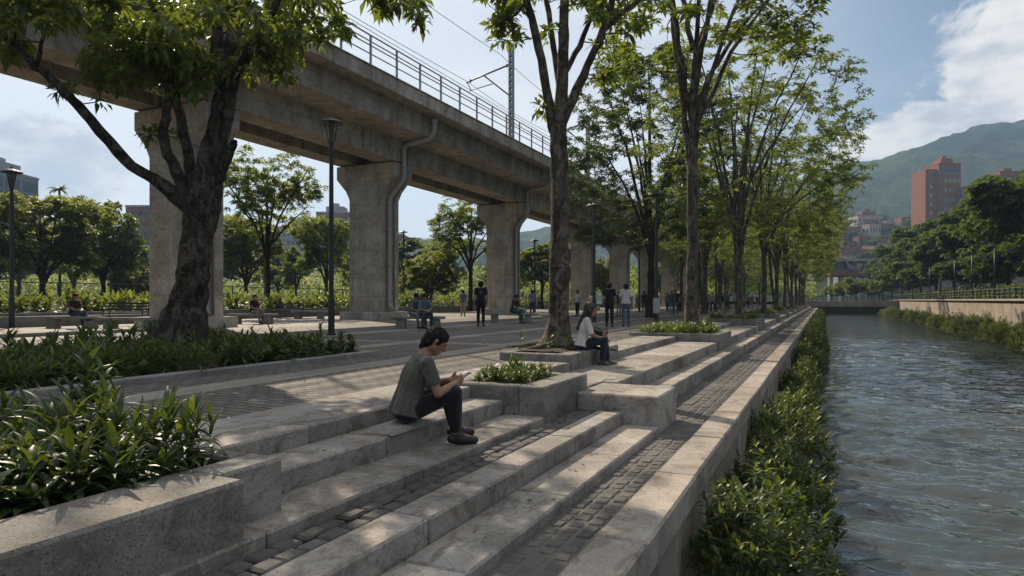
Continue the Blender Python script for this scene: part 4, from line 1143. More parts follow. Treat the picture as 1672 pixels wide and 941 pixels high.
bpx('tan block beside the pale hillside tower', 1472, 1500, 356, 470, 'redbrick2', 8, 5, win=(.6, .4))
bpx('white low block on the hillside right of the pale tower', 1446, 1474, 362, 480, 'paleb', 7, 6, win=(.6, .4))
bpx('glass office tower at the far left edge', -62, 6, 280, 190, 'bglass', 9, 8, dep=14, win=(.8, .75), roof='plant', trim='greyb')
bpx('brown apartment block left of the first pier', 205, 262, 338, 230, 'redbrick2', 9, 8, dep=14, win=(.62, .45), trim='greyb')
bpx('grey apartment block between the first two piers', 452, 520, 372, 280, 'greyb', 8, 9, dep=16, win=(.62, .45), roof='plant')
bpx('tall blue grey block left of the second pier', 516, 568, 348, 300, 'redbrick2', 11, 7, dep=16, win=(.62, .5), trim='greyb', roof='plant')
bpx('brown block far behind the second pier', 640, 658, 385, 320, 'redbrick2', 10, 4, dep=14, win=(.6, .45))
bpx('low pale building behind the left rounded trees', 60, 150, 372, 260, 'greyb', 6, 12, dep=16, win=(.62, .45))
# hillside houses
hr = random.Random(6)
HC_ = [('redbrick', 'red brick'), ('creamb', 'cream'), ('paleb', 'pale'), ('redbrick2', 'brown brick')]
for i in range(40):
    u = hr.uniform(1335, 1500); t = hr.random(); vb = 440 - 70 * t; d = 330 + 170 * t
    c, cn = HC_[i % 4]; w = hr.uniform(6, 13)
    zb = HC + (490 - vb) * d / FPX; rf = 'hip' if i % 5 in (1, 3) else None
    building('%s hillside house with a %s roof among the packed houses' % (cn, 'red tiled' if rf else 'flat'), u, d, w, w * .8, zb + hr.uniform(4, 10), c, 2, hr.randint(3, 4), zb=zb - 3, rot=hr.uniform(-.3, .3), roof=rf, sidecols=2, name='hillside_house', cat_='house', group='houses packed on the hillside', win=(.45, .45))
# open elevated hall beyond the bridge
def hall():
    d = 225; b = W(1392, d, .6); th = thing('elevated_hall', 'open concrete hall with dark roof and columns beyond the bridge', 'building', b, TH)
    k = d / FPX; top = (490 - 420) * k
    m = MB(); m.box(-38 * k, 34 * k, 0, 16, top - 1.0, top, .05); m.build('roof', M['greyb'], th, origin=(0, 0, 0))
    m = MB(); m.box(-34 * k, 30 * k, 1, 15, top * .60, top * .60 + 1.0, .05); m.box(-34 * k, 30 * k, .6, .9, top * .60, top * .60 + 2.0, .05); m.build('floor', M['redbrick2'], th, origin=(0, 0, 0))
    for x in (-30, -12, 8, 26):
        m = MB(); m.box(x * k - .6, x * k + .6, 2, 3.4, -8, top * .598); m.box(x * k - .35, x * k + .35, 2, 2.8, top * .60 + 1.01, top - 1.01); m.build('column', M['greyb'], th, origin=(0, 0, 0))
    m = MB(); m.box(-33 * k, 29 * k, 9, 9.4, top * .60 + 1.1, top - 1.1); m.build('window', M['bglass'], th, origin=(0, 0, 0))
    m = MB(); m.add([(-14 * k, -.2, top * .98), (6 * k, -.2, top * .62 + 2), (-6 * k, -.2, top * .62 + 2), (-14 * k, .2, top * .98), (6 * k, .2, top * .62 + 2), (-6 * k, .2, top * .62 + 2)], [(0, 1, 2), (5, 4, 3), (0, 3, 4, 1), (1, 4, 5, 2), (2, 5, 3, 0)]); m.build('awning', M['bglass'], th, origin=(0, 0, 0))
hall()
# ================================================================== FOLIAGE GENERATORS
def unit(a): return a / np.maximum(np.linalg.norm(a, axis=-1, keepdims=True), 1e-9)

def leaflets(P, D, L, wr, rng, droop=0.25, fold=0.18):
    """n leaf blades: base P, direction D, length L ; folded along the midrib"""
    n = len(P); up = np.tile([0, 0, 1.0], (n, 1)) + rng.normal(0, 0.35, (n, 3))
    S = unit(np.cross(D, up)); N = unit(np.cross(S, D))
    w = (L * wr)[:, None]; L = L[:, None]
    dz = np.array([0, 0, -1.0])
    b = P
    l = P + D * L * 0.55 + S * w * 0.5 + N * w * fold + dz * L * droop * 0.25
    c = P + D * L * 0.52 + dz * L * droop * 0.22
    r = P + D * L * 0.55 - S * w * 0.5 + N * w * fold + dz * L * droop * 0.25
    t = P + D * L + dz * L * droop
    V = np.stack([b, l, c, r, t], 1).reshape(-1, 3)
    i = np.arange(n)[:, None] * 5
    F = np.concatenate([i + np.array([[0, 2, 4, 1]]), i + np.array([[0, 3, 4, 2]])], 0)
    return V, F

def leaf_clusters(P, A, rng, nl=7, L=0.2, wr=0.38, spread=(0.6, 1.5), droop=0.3, jit=0.3):
    """rosettes of blades at points P around axes A"""
    n = len(P); k = nl
    A = unit(A); ref = np.where(np.abs(A[:, 2:3]) < 0.9, [[0, 0, 1.0]], [[1.0, 0, 0]])
    U = unit(np.cross(A, ref)); Vv = np.cross(A, U)
    ph = (np.arange(k)[None] / k * 2 * PI + rng.uniform(0, 6.28, (n, 1)) + rng.normal(0, 0.25, (n, k)))[..., None]
    th = rng.uniform(spread[0], spread[1], (n, k))[..., None]
    D = A[:, None] * np.cos(th) + (U[:, None] * np.cos(ph) + Vv[:, None] * np.sin(ph)) * np.sin(th)
    base = P[:, None] + rng.normal(0, jit * L * 0.4, (n, k, 3)) + D * L * 0.12
    LL = L * rng.uniform(0.65, 1.2, (n, k)) * rng.uniform(0.8, 1.15, (n, 1))
    return leaflets(base.reshape(-1, 3), unit(D.reshape(-1, 3)), LL.reshape(-1), wr, rng, droop)

def straps(P, phi, e0, L, kap, w, rng, seg=5):
    """arching strap leaves"""
    n = len(P); rows = seg + 1; out = np.zeros((n, rows, 3, 3)); p = P.copy()
    S = np.stack([-np.sin(phi), np.cos(phi), np.zeros(n)], 1)
    for i in range(rows):
        t = i / seg
        wt = w * (np.sin(PI * (0.12 + 0.88 * t) ** 0.8) + 0.02)
        el = e0 - kap * t
        nz = np.stack([-np.sin(el) * np.cos(phi), -np.sin(el) * np.sin(phi), np.cos(el)], 1)
        out[:, i, 0] = p + S * wt[:, None] * 0.5 + nz * wt[:, None] * 0.14
        out[:, i, 1] = p
        out[:, i, 2] = p - S * wt[:, None] * 0.5 + nz * wt[:, None] * 0.14
        d = np.stack([np.cos(el) * np.cos(phi), np.cos(el) * np.sin(phi), np.sin(el)], 1)
        p = p + d * (L / seg)[:, None]
    V = out.reshape(-1, 3); b = (np.arange(n) * rows * 3)[:, None]; F = []
    for i in range(seg):
        for j in (0, 1):
            q = i * 3 + j; F.append(b + np.array([[q, q + 1, q + 4, q + 3]]))
    return V, np.concatenate(F, 0)

def cat(parts):
    V = []; F = []; o = 0
    for v, f in parts:
        V.append(v); F.append(f + o); o += len(v)
    return np.concatenate(V), np.concatenate(F)

def grow(limbs, targets, rng, max_r=0.035, tip_r=0.007, wander=0.12, along=2, up=0.15):
    """limbs : list of (points, radii). Connects every target to the nearest wood; returns tubes and leaf spots"""
    tubes = []; NP = []; NR = []
    for pts, rad in limbs:
        tubes.append((pts, rad, 10))
        for i in range(len(pts) - 1):
            for t in np.linspace(0, 1, 5)[:-1]:
                NP.append(np.array(pts[i]) * (1 - t) + np.array(pts[i + 1]) * t); NR.append(rad[i] * (1 - t) + rad[i + 1] * t)
        NP.append(np.array(pts[-1])); NR.append(rad[-1])
    NP = np.array(NP, dtype=float); NR = np.array(NR)
    d0 = np.array([np.min(np.linalg.norm(NP - t, axis=1)) for t in targets])
    spots = []; axes = []
    for ti in np.argsort(d0):
        t = np.array(targets[ti]); dv = np.linalg.norm(NP - t, axis=1) + np.clip(NP[:, 2] - t[2], 0, None) * 0.9 + np.clip(0.02 - NR, 0, None) * 12
        k = int(np.argmin(dv)); a = NP[k]; dist = np.linalg.norm(t - a)
        r0 = min(NR[k] * 0.7, max_r, 0.007 + dist * 0.012); n = max(2, int(dist / 0.5) + 1)
        side = rng.normal(0, 1, 3) * wander * dist; side[2] = abs(side[2]) * 0.6 - up * dist * 0.5
        pts = [a]; rr = [r0]
        for i in range(1, n + 1):
            s = i / n; q = a * (1 - s) + t * s + side * math.sin(PI * s) + rng.normal(0, 0.03, 3) * (i < n)
            pts.append(q); rr.append(max(tip_r, r0 * (1 - s) + tip_r * s))
        tubes.append((pts, rr, 5))
        NP = np.concatenate([NP, np.array(pts[1:])]); NR = np.concatenate([NR, np.array(rr[1:])])
        ax = unit((t - pts[-2])[None])[0] + np.array([0, 0, 0.35])
        spots.append(t); axes.append(ax)
        for _ in range(along):
            s = rng.uniform(0.45, 0.97); j = min(n - 1, int(s * n)); f = s * n - j
            q = np.array(pts[j]) * (1 - f) + np.array(pts[j + 1]) * f
            o = rng.normal(0, 1, 3); o[2] = abs(o[2]) * 0.4; spots.append(q + o * 0.06); axes.append(unit(o[None])[0] + np.array([0, 0, .4]))
    return tubes, np.array(spots), np.array(axes)

def wood(tubes, name, mat, parent, origin, flare=None):
    m = MB(); m.smooth = True
    for pts, rad, n in tubes:
        m.tube([tuple(p) for p in pts], [float(x) for x in rad], n, cap=False)
    return m.build(name, mat, parent, origin=origin, recalc=False)

def smooth_path(pts, rad, k=4, rng=None, wob=0.0):
    """Catmull-Rom through control points"""
    P = [np.array(p, dtype=float) for p in pts]; out = []; rr = []
    for i in range(len(P) - 1):
        p0 = P[max(i - 1, 0)]; p1 = P[i]; p2 = P[i + 1]; p3 = P[min(i + 2, len(P) - 1)]
        for j in range(k):
            t = j / k
            q = 0.5 * ((2 * p1) + (-p0 + p2) * t + (2 * p0 - 5 * p1 + 4 * p2 - p3) * t * t + (-p0 + 3 * p1 - 3 * p2 + p3) * t ** 3)
            if rng is not None and (i or j): q = q + rng.normal(0, wob, 3)
            out.append(q); rr.append((rad[i] * (1 - t) + rad[i + 1] * t) * (1 + (rng.normal(0, 0.04) if rng is not None else 0)))
    out.append(P[-1]); rr.append(rad[-1]); return out, rr

def trunk_mesh(path, rad, n=18, seed=0, flare=0.0, flare_h=0.6, lump=0.08, roots=5):
    """a gnarled trunk with buttress flare"""
    r = random.Random(seed); V = []; F = []
    ph = [r.uniform(0, 6.28) for _ in range(roots)]
    z0 = path[0][2]
    for i, p in enumerate(path):
        t = Vector(path[min(i + 1, len(path) - 1)]) - Vector(path[max(i - 1, 0)]); t.normalize()
        a0 = Vector((1, 0, 0)); a0 = (a0 - t * a0.dot(t)).normalized(); b0 = t.cross(a0)
        h = max(0, (p[2] - z0)); f = math.exp(-h / (flare_h * 0.4)) * flare
        for k in range(n):
            a = 2 * PI * k / n
            rr = rad[i] * (1 + lump * mnoise.noise(Vector((math.cos(a) * 1.4, math.sin(a) * 1.4, p[2] * 1.1 + seed))) * 2.2 + 0.04 * math.sin(a * 5 + p[2] * 1.5))
            rid = sum(max(0, math.cos(a - q)) ** 10 for q in ph)
            rr *= 1 + f * (0.45 + 1.1 * rid)
            q = Vector(p) + (a0 * math.cos(a) + b0 * math.sin(a)) * rr
            V.append(q)
    m = len(path)
    for i in range(m - 1):
        for k in range(n): F.append((i * n + k, i * n + (k + 1) % n, (i + 1) * n + (k + 1) % n, (i + 1) * n + k))
    return V, F

# ================================================================== FOREGROUND LEANING TREE
def big_tree():
    rng = np.random.RandomState(11); d = 12.55
    base = W(299, d); th = thing('tree', 'large dark leaning tree with a long low branch, nearest to the viewer', 'tree', base)
    def px(l, dz=None):
        out = []
        for i, q in enumerate(l):
            dd = d + (q[2] if len(q) > 2 else 0); out.append(np.array(PX(q[0], q[1], dd)))
        return out
    tp, tr = smooth_path(px([(296, 590), (297, 570), (301, 545), (306, 500), (313, 450), (321, 400), (328, 360), (336, 325), (345, 265), (358, 215), (368, 165), (374, 110), (382, 60), (392, -20, .4), (400, -140, .9), (420, -260, 1.3)]),
                         [.40, .37, .33, .295, .28, .275, .275, .265, .225, .21, .20, .16, .14, .12, .09, .04], 4, rng, .006)
    V, F = trunk_mesh([tuple(p) for p in tp], tr, 22, 3, flare=0.75, flare_h=1.1, lump=0.10, roots=6)
    limbs = []
    def L(p, r, k=4): limbs.append(smooth_path(px(p), r, k, rng, .012))
    L([(318, 345), (285, 318), (250, 292, -.1), (205, 262, -.2), (150, 196, -.3), (105, 150, -.4), (60, 108, -.5), (0, 55, -.6), (-60, 0, -.7), (-140, -50, -.8)], [.16, .14, .105, .098, .09, .08, .07, .055, .045, .02])
    L([(312, 345), (300, 312), (284, 270, -.2), (268, 228, -.3), (274, 180, -.4), (277, 120, -.5), (266, 60, -.7), (240, -20, -1), (200, -110, -1.4)], [.16, .13, .10, .09, .075, .065, .055, .045, .02])
    L([(318, 335), (313, 290), (303, 230, .3), (290, 175, .5), (280, 120, .7), (250, 60, .9), (215, 0, 1.2), (160, -90, 1.6)], [.14, .11, .10, .09, .07, .05, .04, .02])
    L([(336, 345), (352, 305), (366, 272, -.2), (380, 238, -.25), (384, 230, -.25)], [.13, .10, .085, .08, .03])
    L([(366, 165), (358, 110, .2), (352, 50, .3), (348, -20, .5), (330, -120, .8), (300, -220, 1.)], [.16, .13, .11, .09, .06, .02])
    L([(374, 150), (395, 108, -.3), (420, 60, -.5), (450, 5, -.7), (490, -70, -1), (560, -170, -1.4)], [.11, .085, .08, .07, .05, .02])
    L([(290, 175, .5), (262, 110, .4), (255, 72, .3), (230, 20, 0)], [.05, .04, .03, .02])
    L([(300, 95, .2), (330, 30, .1), (360, -30, 0)], [.04, .03, .02])
    L([(400, -140, .9), (520, -210, .5), (640, -210, -.2), (720, -180, -.5)], [.07, .05, .03, .015])
    L([(60, 108, -.5), (70, 60, -.8), (90, 10, -1.0)], [.04, .03, .015])
    # leaf targets, in metres around the tree
    T = []
    def box(u0, u1, v0, v1, n, dd=2.6):
        for _ in range(n): T.append(np.array(PX(rng.uniform(u0, u1), rng.uniform(v0, v1), d + rng.uniform(-dd, dd))))
    box(-60, 60, -20, 45, 34, 1.6); box(60, 200, -30, 42, 46, 1.8); box(155, 270, 30, 95, 34, 1.5); box(200, 340, 40, 130, 50, 1.3); box(235, 350, -20, 60, 30)
    box(140, 225, 90, 145, 16, .8); box(255, 345, 90, 150, 24, 1.2)
    box(405, 465, 50, 125, 16, 1.0); box(430, 560, -10, 70, 34, 1.5); box(470, 530, 50, 95, 4, 1); box(345, 420, -30, 25, 12)
    box(-10, 50, 60, 105, 5, .5); box(60, 110, 140, 155, 2, .2); box(222, 250, 208, 222, 2, .15)
    box(585, 700, -25, 25, 13, 1.2); box(680, 700, 20, 40, 2, .3)
    # the crown above the frame
    c = np.array(PX(330, -190, d + .6))
    for _ in range(240):
        v = rng.normal(0, 1, 3); v /= np.linalg.norm(v); q = c + v * np.array([5.6, 5.6, 2.6]) * rng.uniform(.45, 1) ** .6
        if mnoise.noise(Vector(q * .40)) > .2: T.append(q)
    T = [t for t in T if t[2] > 2.2]
    tubes, sp, ax = grow(limbs, T, rng, .03, along=3)
    m = MB(); m.smooth = True; m.add(V, F)
    for pts, rad, n in tubes: m.tube([tuple(p) for p in pts], [float(x) for x in rad], n, cap=False)
    # surface roots
    for k, (dx, dy, l) in enumerate(((1.2, -.5, 1.3), (.9, -1.0, 1.2), (-.7, -.9, 1.0), (1.1, .3, .9), (.3, -1.3, 1.1))):
        p = [np.array(base) + np.array([dx * s * l * .75 + .1 * math.sin(5 * s + k), dy * s * l * .75, .30 * (1 - s) ** 2.2 + .05 - .06 * s]) for s in np.linspace(0.15, 1, 8)]
        m.tube([tuple(q) for q in p], [.12 * (1 - s) + .025 for s in np.linspace(0, 1, 8)], 8, cap=True)
    m.build('trunk', M['bark_dark'], th, recalc=False)
    Vl, Fl = leaf_clusters(sp, ax, rng, 8, 0.225, 0.42, (0.7, 1.6), 0.42)
    link('crown', np_mesh('crown', Vl - np.array(th.location), Fl), M['leaf_big'], th)
big_tree()

# ================================================================== RIVER ROW
def row_tree_mesh(seed, H=12.5, fork=3.4, n=330, spread=4.6, lean=0.5, r0=.19, zmin=None, bias=0.9, twin=False, L=.25, nl=9, along=2, k=9, shell=.35, bark='bark_grey'):
    """vase shaped slender tree at the origin, upswept limbs, leaf rosettes at the twig ends"""
    rng = np.random.RandomState(seed)
    ph0 = rng.uniform(0, 6.28); zmin = zmin or fork * 1.15
    tp, tr = smooth_path([(0, 0, -.15), (0, 0, .3), (.05, .03, fork * .5), (.08 * lean, 0, fork), (.15 * lean + bias * .1, .1, fork * 1.5), (.1 + bias * .3, .1, H * .62), (.2 + bias * .6, .1, H * .85), (.25 + bias * .8, .2, H * .98)], [r0 * 1.1, r0, r0 * .87, r0 * .8, r0 * .55, r0 * .40, r0 * .24, .02], 4, rng, .015)
    V, F = trunk_mesh([tuple(p) for p in tp], tr, 14, seed, flare=0.6, flare_h=.7, lump=0.06)
    limbs = [(tp[8:], tr[8:])]
    if twin:
        limbs.append(smooth_path([(0, .05, .2), (-.22, .3, fork * .5), (-.4, .5, fork * 1.1), (-.6, .7, H * .5), (-.9, .9, H * .75), (-1.2, 1.0, H * .95)], [r0 * .8, r0 * .72, r0 * .62, r0 * .45, r0 * .3, .02], 4, rng, .02))
    for i in range(k):
        a = ph0 + 2 * PI * i / k + rng.normal(0, .25); zf = fork * rng.uniform(.85, 1.7); rr = spread * rng.uniform(.6, 1.0); zt = H * rng.uniform(.66, 1.0)
        dx, dy = math.cos(a), math.sin(a); bx = bias
        limbs.append(smooth_path([(0.05, 0, zf), (dx * rr * .13 + bx * .05, dy * rr * .13, zf + (zt - zf) * .25), (dx * rr * .42 + bx * .3, dy * rr * .42, zf + (zt - zf) * .62), (dx * rr * .85 + bx * .8, dy * rr * .85, zt)],
                                 [r0 * .55, r0 * .42, r0 * .28, .018], 4, rng, .03))
    T = []
    while len(T) < n:
        z = rng.uniform(zmin, H + .6); t = max(0, (z - fork) / (H - fork))
        rmax = spread * (0.35 + 0.80 * math.sin(PI * min(1, max(0, t * .72 + .1)))) * (1.0 if t < .85 else 1 - (t - .85) * 2.6)
        a = rng.uniform(0, 6.28); rad = rmax * math.sqrt(rng.uniform(shell, 1) if rng.rand() < .75 else rng.uniform(.02, 1))
        p = np.array([math.cos(a) * rad + bias * t, math.sin(a) * rad, z])
        if mnoise.noise(Vector((p[0] * .55 + seed, p[1] * .55, p[2] * .55))) > -0.08: T.append(p)
    tubes, sp, ax = grow(limbs, T, rng, .026, tip_r=.008, along=along, up=.35)
    m = MB(); m.smooth = True; m.add(V, F)
    for pts, rad, nn in tubes: m.tube([tuple(p) for p in pts], [float(x) for x in rad], max(5, nn - 3), cap=False)
    me = m.build('trunk', M[bark], None, recalc=False)
    wme = me.data; bpy.data.objects.remove(me)
    ax = unit(ax) * .6 + np.array([0, 0, .7])
    Vl, Fl = leaf_clusters(sp, ax, rng, nl, L, 0.36, (0.85, 1.55), 0.38)
    return wme, np_mesh('crown', Vl, Fl)

def put_tree(label, pos, meshes, rz=0, sc=1.0, group=None, leaf=None, cat_='tree', name='tree'):
    th = thing(name, label, cat_, pos, rz, group); th.scale = (sc if isinstance(sc, tuple) else (sc, sc, sc))
    t = link('trunk', meshes[0], None, th)
    c = bpy.data.objects.new('crown', meshes[1]); COL.objects.link(c); c.parent = th
    if len(meshes[1].materials) == 0: meshes[1].materials.append(leaf or M['leaf_row'])
    if leaf:
        c.material_slots[0].link = 'OBJECT'; c.material_slots[0].material = leaf
    return th

# the slim tree beside the seated woman (its own fork, as in the photograph)
def slim_tree():
    rng = np.random.RandomState(21); d = 13.05
    base = W(912, d, 0.1); th = thing('tree', 'tall slim forked tree growing behind the seated woman in white', 'tree', base)
    def px(l): return [np.array(PX(q[0], q[1], d + (q[2] if len(q) > 2 else 0))) for q in l]
    tp, tr = smooth_path(px([(909, 585), (910, 560), (912, 520), (913, 440), (914, 340), (913, 260), (912, 205), (918, 150), (920, 90), (921, 20), (925, -80), (930, -190)]), [.25, .235, .205, .185, .17, .165, .155, .115, .105, .09, .07, .03], 4, rng, .005)
    V, F = trunk_mesh([tuple(p) for p in tp], tr, 18, 9, flare=0.75, flare_h=.7, lump=.06, roots=6)
    limbs = [(tp[24:], tr[24:])]
    def L(p, r): limbs.append(smooth_path(px(p), r, 4, rng, .008))
    L([(905, 215), (894, 160, -.1), (880, 80, -.3), (862, 10, -.5), (840, -70, -.8), (810, -160, -1)], [.11, .09, .08, .07, .05, .02])
    L([(914, 140, .0), (906, 90, .3), (896, 20, .6), (885, -60, 1), (870, -150, 1.2)], [.07, .06, .055, .045, .02])
    L([(914, 205), (940, 150, -.1), (965, 95, -.3), (985, 50, -.4), (1000, 0, -.6), (1015, -80, -.9), (1030, -170, -1)], [.11, .085, .075, .07, .06, .04, .02])
    L([(922, 120), (945, 75, .4), (972, 10, .7), (990, -60, 1), (1020, -140, 1.2)], [.06, .055, .05, .04, .02])
    L([(990, 45, -.4), (1020, 18, -.5), (1055, -8, -.6), (1110, -60, -.8)], [.05, .045, .035, .015])
    L([(858, 5, -.5), (833, 30, -.3), (815, 22, -.2)], [.025, .018, .01])
    T = []
    def box(u0, u1, v0, v1, n, dd=1.2):
        for _ in range(n): T.append(np.array(PX(rng.uniform(u0, u1), rng.uniform(v0, v1), d + rng.uniform(-dd, dd))))
    box(800, 850, 30, 70, 10, .3); box(975, 995, 118, 150, 4, .25); box(878, 905, 165, 185, 2, .15); box(815, 860, -10, 20, 8, .6); box(930, 1040, -20, 30, 16); box(995, 1050, 20, 85, 9, .8); box(885, 900, 40, 70, 2, .3)
    box(1000, 1090, -40, 10, 12); box(780, 900, -50, 0, 14)
    c = np.array(PX(930, -190, d))
    for _ in range(150):
        v = rng.normal(0, 1, 3); v /= np.linalg.norm(v); q = c + v * np.array([3.6, 3.6, 2.0]) * rng.uniform(.3, 1) ** .6
        if mnoise.noise(Vector(q * .5)) > .14: T.append(q)
    tubes, sp, ax = grow(limbs, T, rng, .025, along=3)
    m = MB(); m.smooth = True; m.add(V, F)
    for pts, rad, n in tubes: m.tube([tuple(p) for p in pts], [float(x) for x in rad], n, cap=False)
    for k in range(12):
        a = k * .53 + .3; l = .55 + .3 * (k % 3)
        p = [np.array(base) + np.array([math.cos(a + .25 * math.sin(4 * s + k)) * s * l, math.sin(a + .25 * math.sin(4 * s + k)) * s * l * .8, .17 * (1 - s) ** 2 + .06 - .03 * s]) for s in np.linspace(.2, 1, 7)]
        m.tube([tuple(q) for q in p], [.05 * (1 - s) + .014 for s in np.linspace(0, 1, 7)], 6)
    m.build('trunk', M['bark_grey'], th, recalc=False)
    Vl, Fl = leaf_clusters(sp, ax, rng, 7, 0.2, 0.42, (0.7, 1.6), 0.25)
    link('crown', np_mesh('crown', Vl - np.array(th.location), Fl), M['leaf_row'], th)
slim_tree()

ROW = [row_tree_mesh(34, 14.2, 5.0, 400, 3.0, r0=.17, zmin=7.2, bias=1.3), row_tree_mesh(32, 13.8, 3.4, 720, 4.9, r0=.19, zmin=4.4, twin=True), row_tree_mesh(33, 13.4, 3.6, 720, 4.9, r0=.18, zmin=4.4)]
BUSHY = None
rr = random.Random(2)
labs = ['third tree of the river row, thin and straight, right of the walking couple', 'twin stemmed tree of the river row right of the thin straight one', 'tree of the river row with crown reaching over the water', ]
ti = 0
ROWPOS = [(-3.75, 21.4), (-3.75, 34.0), (-3.6, 47.3), (-3.6, 60.2), (-3.6, 73.4), (-3.5, 86.5), (-3.5, 99.5), (-3.4, 112), (-3.4, 125), (-3.4, 138)]
for i, (x, y) in enumerate(ROWPOS):
    lab = labs[i] if i < 3 else 'tree far along the river row, merging with its neighbours'
    put_tree(lab, (x, y, 0.0), ROW[0 if i == 0 else 2 - i % 2], rr.uniform(-.5, .5), rr.uniform(.95, 1.1) * (1.0 if i else 1.02), 'trees in the row along the river steps')
# second row further left on the plaza
for i, (u, d, sc) in enumerate(((1150, 52, .95), (1112, 66, 1.0), (1175, 78, 1.0), (1215, 100, 1.0), (1140, 90, .95), (1240, 128, 1.0), (1185, 120, 1.0))):
    p = W(u, d)
    put_tree('plaza tree between the row trees behind the crowd', p, ROW[1 + i % 2], rr.uniform(0, 6.28), (sc * 1.05, sc * 1.05, sc), 'trees of the inner plaza row', leaf=M['leaf_park'])

# ================================================================== PARK TREES (round crowns of layered sprays)
def park_tree_mesh(seed, H=9.0, fork=2.4, n=300, rx=4.0, z0=3.2, leaf=0.3, layers=False, nl=7, along=3, dense=0.0):
    rng = np.random.RandomState(seed)
    limbs = []; r0 = .2
    tp, tr = smooth_path([(0, 0, -.2), (.03, 0, fork * .5), (.1, .05, fork), (.15, .1, fork + (H - fork) * .35), (.2, .1, H * .85)], [r0 * 1.25, r0, r0 * .9, r0 * .5, .03], 4, rng, .02)
    limbs.append((tp, tr))
    for i in range(7):
        a = i * .9 + rng.normal(0, .2); rr_ = rx * rng.uniform(.6, .9); zt = z0 + (H - z0) * rng.uniform(.35, .85)
        limbs.append(smooth_path([(.08, .03, fork * rng.uniform(.8, 1.15)), (math.cos(a) * rr_ * .3, math.sin(a) * rr_ * .3, fork + (zt - fork) * .45), (math.cos(a) * rr_, math.sin(a) * rr_, zt)], [r0 * .55, r0 * .36, .03], 4, rng, .03))
    T = []; lob = [(rng.uniform(-1, 1) * rx * .6, rng.uniform(-1, 1) * rx * .6, rng.uniform(z0 + .8, H - 1.0), rng.uniform(.28, .5) * rx) for _ in range(16)]
    while len(T) < n:
        L = lob[rng.randint(len(lob))]; v = rng.normal(0, 1, 3); v /= np.linalg.norm(v)
        p = np.array([L[0], L[1], L[2]]) + v * np.array([1, 1, .55]) * L[3] * rng.uniform(.55, 1.0)
        if p[2] > z0 * .8: T.append(p)
    tubes, sp, ax = grow(limbs, T, rng, .03, tip_r=.01, along=along)
    m = MB(); m.smooth = True
    for pts, rad, nn in tubes: m.tube([tuple(p) for p in pts], [float(x) for x in rad], 6 if nn > 6 else 4, cap=False)
    me = m.build('trunk', M['bark_far'], None, recalc=False); wme = me.data; bpy.data.objects.remove(me)
    ax = ax * .5 + np.array([0, 0, .9])
    Vl, Fl = leaf_clusters(sp, ax, rng, nl, leaf, .42, (.9, 1.75), .3)
    return wme, np_mesh('crown', Vl, Fl)
PARK = [park_tree_mesh(51, 8.6, 2.2, 640, 4.0, 2.6, .34, along=4), park_tree_mesh(52, 9.4, 2.8, 600, 3.7, 3.0, .34, along=4), park_tree_mesh(53, 8.0, 1.8, 660, 4.3, 2.1, .34, along=4)]
BUSHY = row_tree_mesh(58, 15.6, 2.6, 1000, 5.2, r0=.26, zmin=4.4, bias=-.4, L=.3, along=4, k=8, shell=.2, bark='bark_far')
put_tree('dark bushy tree with curved limbs behind the black lamp post', W(1062, 41), BUSHY, .4, 1.0, leaf=M['leaf_dark'])
VASE = park_tree_mesh(54, 11.0, 3.9, 480, 5.0, 5.0, .28, along=4)
DENSE = [park_tree_mesh(61, 13.2, 2.8, 900, 6.0, 2.6, .5, nl=9, along=5), park_tree_mesh(62, 13.6, 3.0, 900, 5.8, 2.8, .5, nl=9, along=5)]

def hscale(u, d, vtop, H0): return ((490 - vtop) * d / FPX + HC) / H0
LEFT = [ # u, d, top v, mesh, half width px, leaf, label
    (72, 50, 322, 0, 92, 'leaf_yellow', 'broad sunlit yellow green tree behind the left lamp post'),
    (168, 60, 306, 2, 78, 'leaf_mid', 'dark green rounded tree right of the palm'),
    (-30, 46, 335, 1, 70, 'leaf_park', 'tree cut by the left edge beside the glass tower'),
    (437, 44, 250, 3, 98, 'leaf_park', 'open vase shaped tree standing between the first two piers'),
    (400, 66, 352, 0, 66, 'leaf_yellow', 'small yellow green tree behind the open vase shaped tree'),
    (484, 84, 402, 1, 34, 'leaf_park', 'small far tree right of the open vase shaped tree'),
    (532, 72, 352, 0, 52, 'leaf_park', 'tree half hidden by the tall lamp post and second pier'),
    (698, 62, 400, 2, 58, 'leaf_yellow', 'low round yellow tree between second and third piers'),
    (768, 66, 322, 3, 86, 'leaf_park', 'tall tree with arching limbs left of the third pier'),
    (655, 92, 384, 1, 55, 'leaf_dark', 'dark tree far behind the low yellow tree'),
    (730, 100, 388, 0, 50, 'leaf_park', 'far tree behind the standing man in black'),
    (885, 84, 392, 1, 52, 'leaf_park', 'pale green tree just right of the third pier'),
    (925, 105, 398, 0, 45, 'leaf_dark', 'far tree beside the slim trunk behind the third pier'),
    (985, 98, 408, 2, 40, 'leaf_yellow', 'yellow tree between the fourth and fifth piers'),
    (235, 95, 395, 1, 50, 'leaf_park', 'far tree left of the first pier'),
    (215, 62, 430, 2, 44, 'leaf_yellow', 'low sunlit tree left of the first pier'),
    (120, 100, 360, 0, 60, 'leaf_park', 'far tree between the two left rounded trees'),
    (30, 95, 370, 1, 60, 'leaf_dark', 'far tree under the glass tower'),
    (600, 110, 390, 2, 50, 'leaf_park', 'far tree hidden mostly by the second pier'),
    (830, 120, 400, 2, 48, 'leaf_dark', 'far tree hidden mostly by the third pier'),
    (1080, 130, 420, 2, 40, 'leaf_park', 'far tree beyond the plaza crowd'),
    (345, 100, 390, 0, 55, 'leaf_dark', 'far tree behind the first pier'),
    (455, 110, 395, 2, 50, 'leaf_dark', 'dark far tree behind the open vase shaped tree'),
]
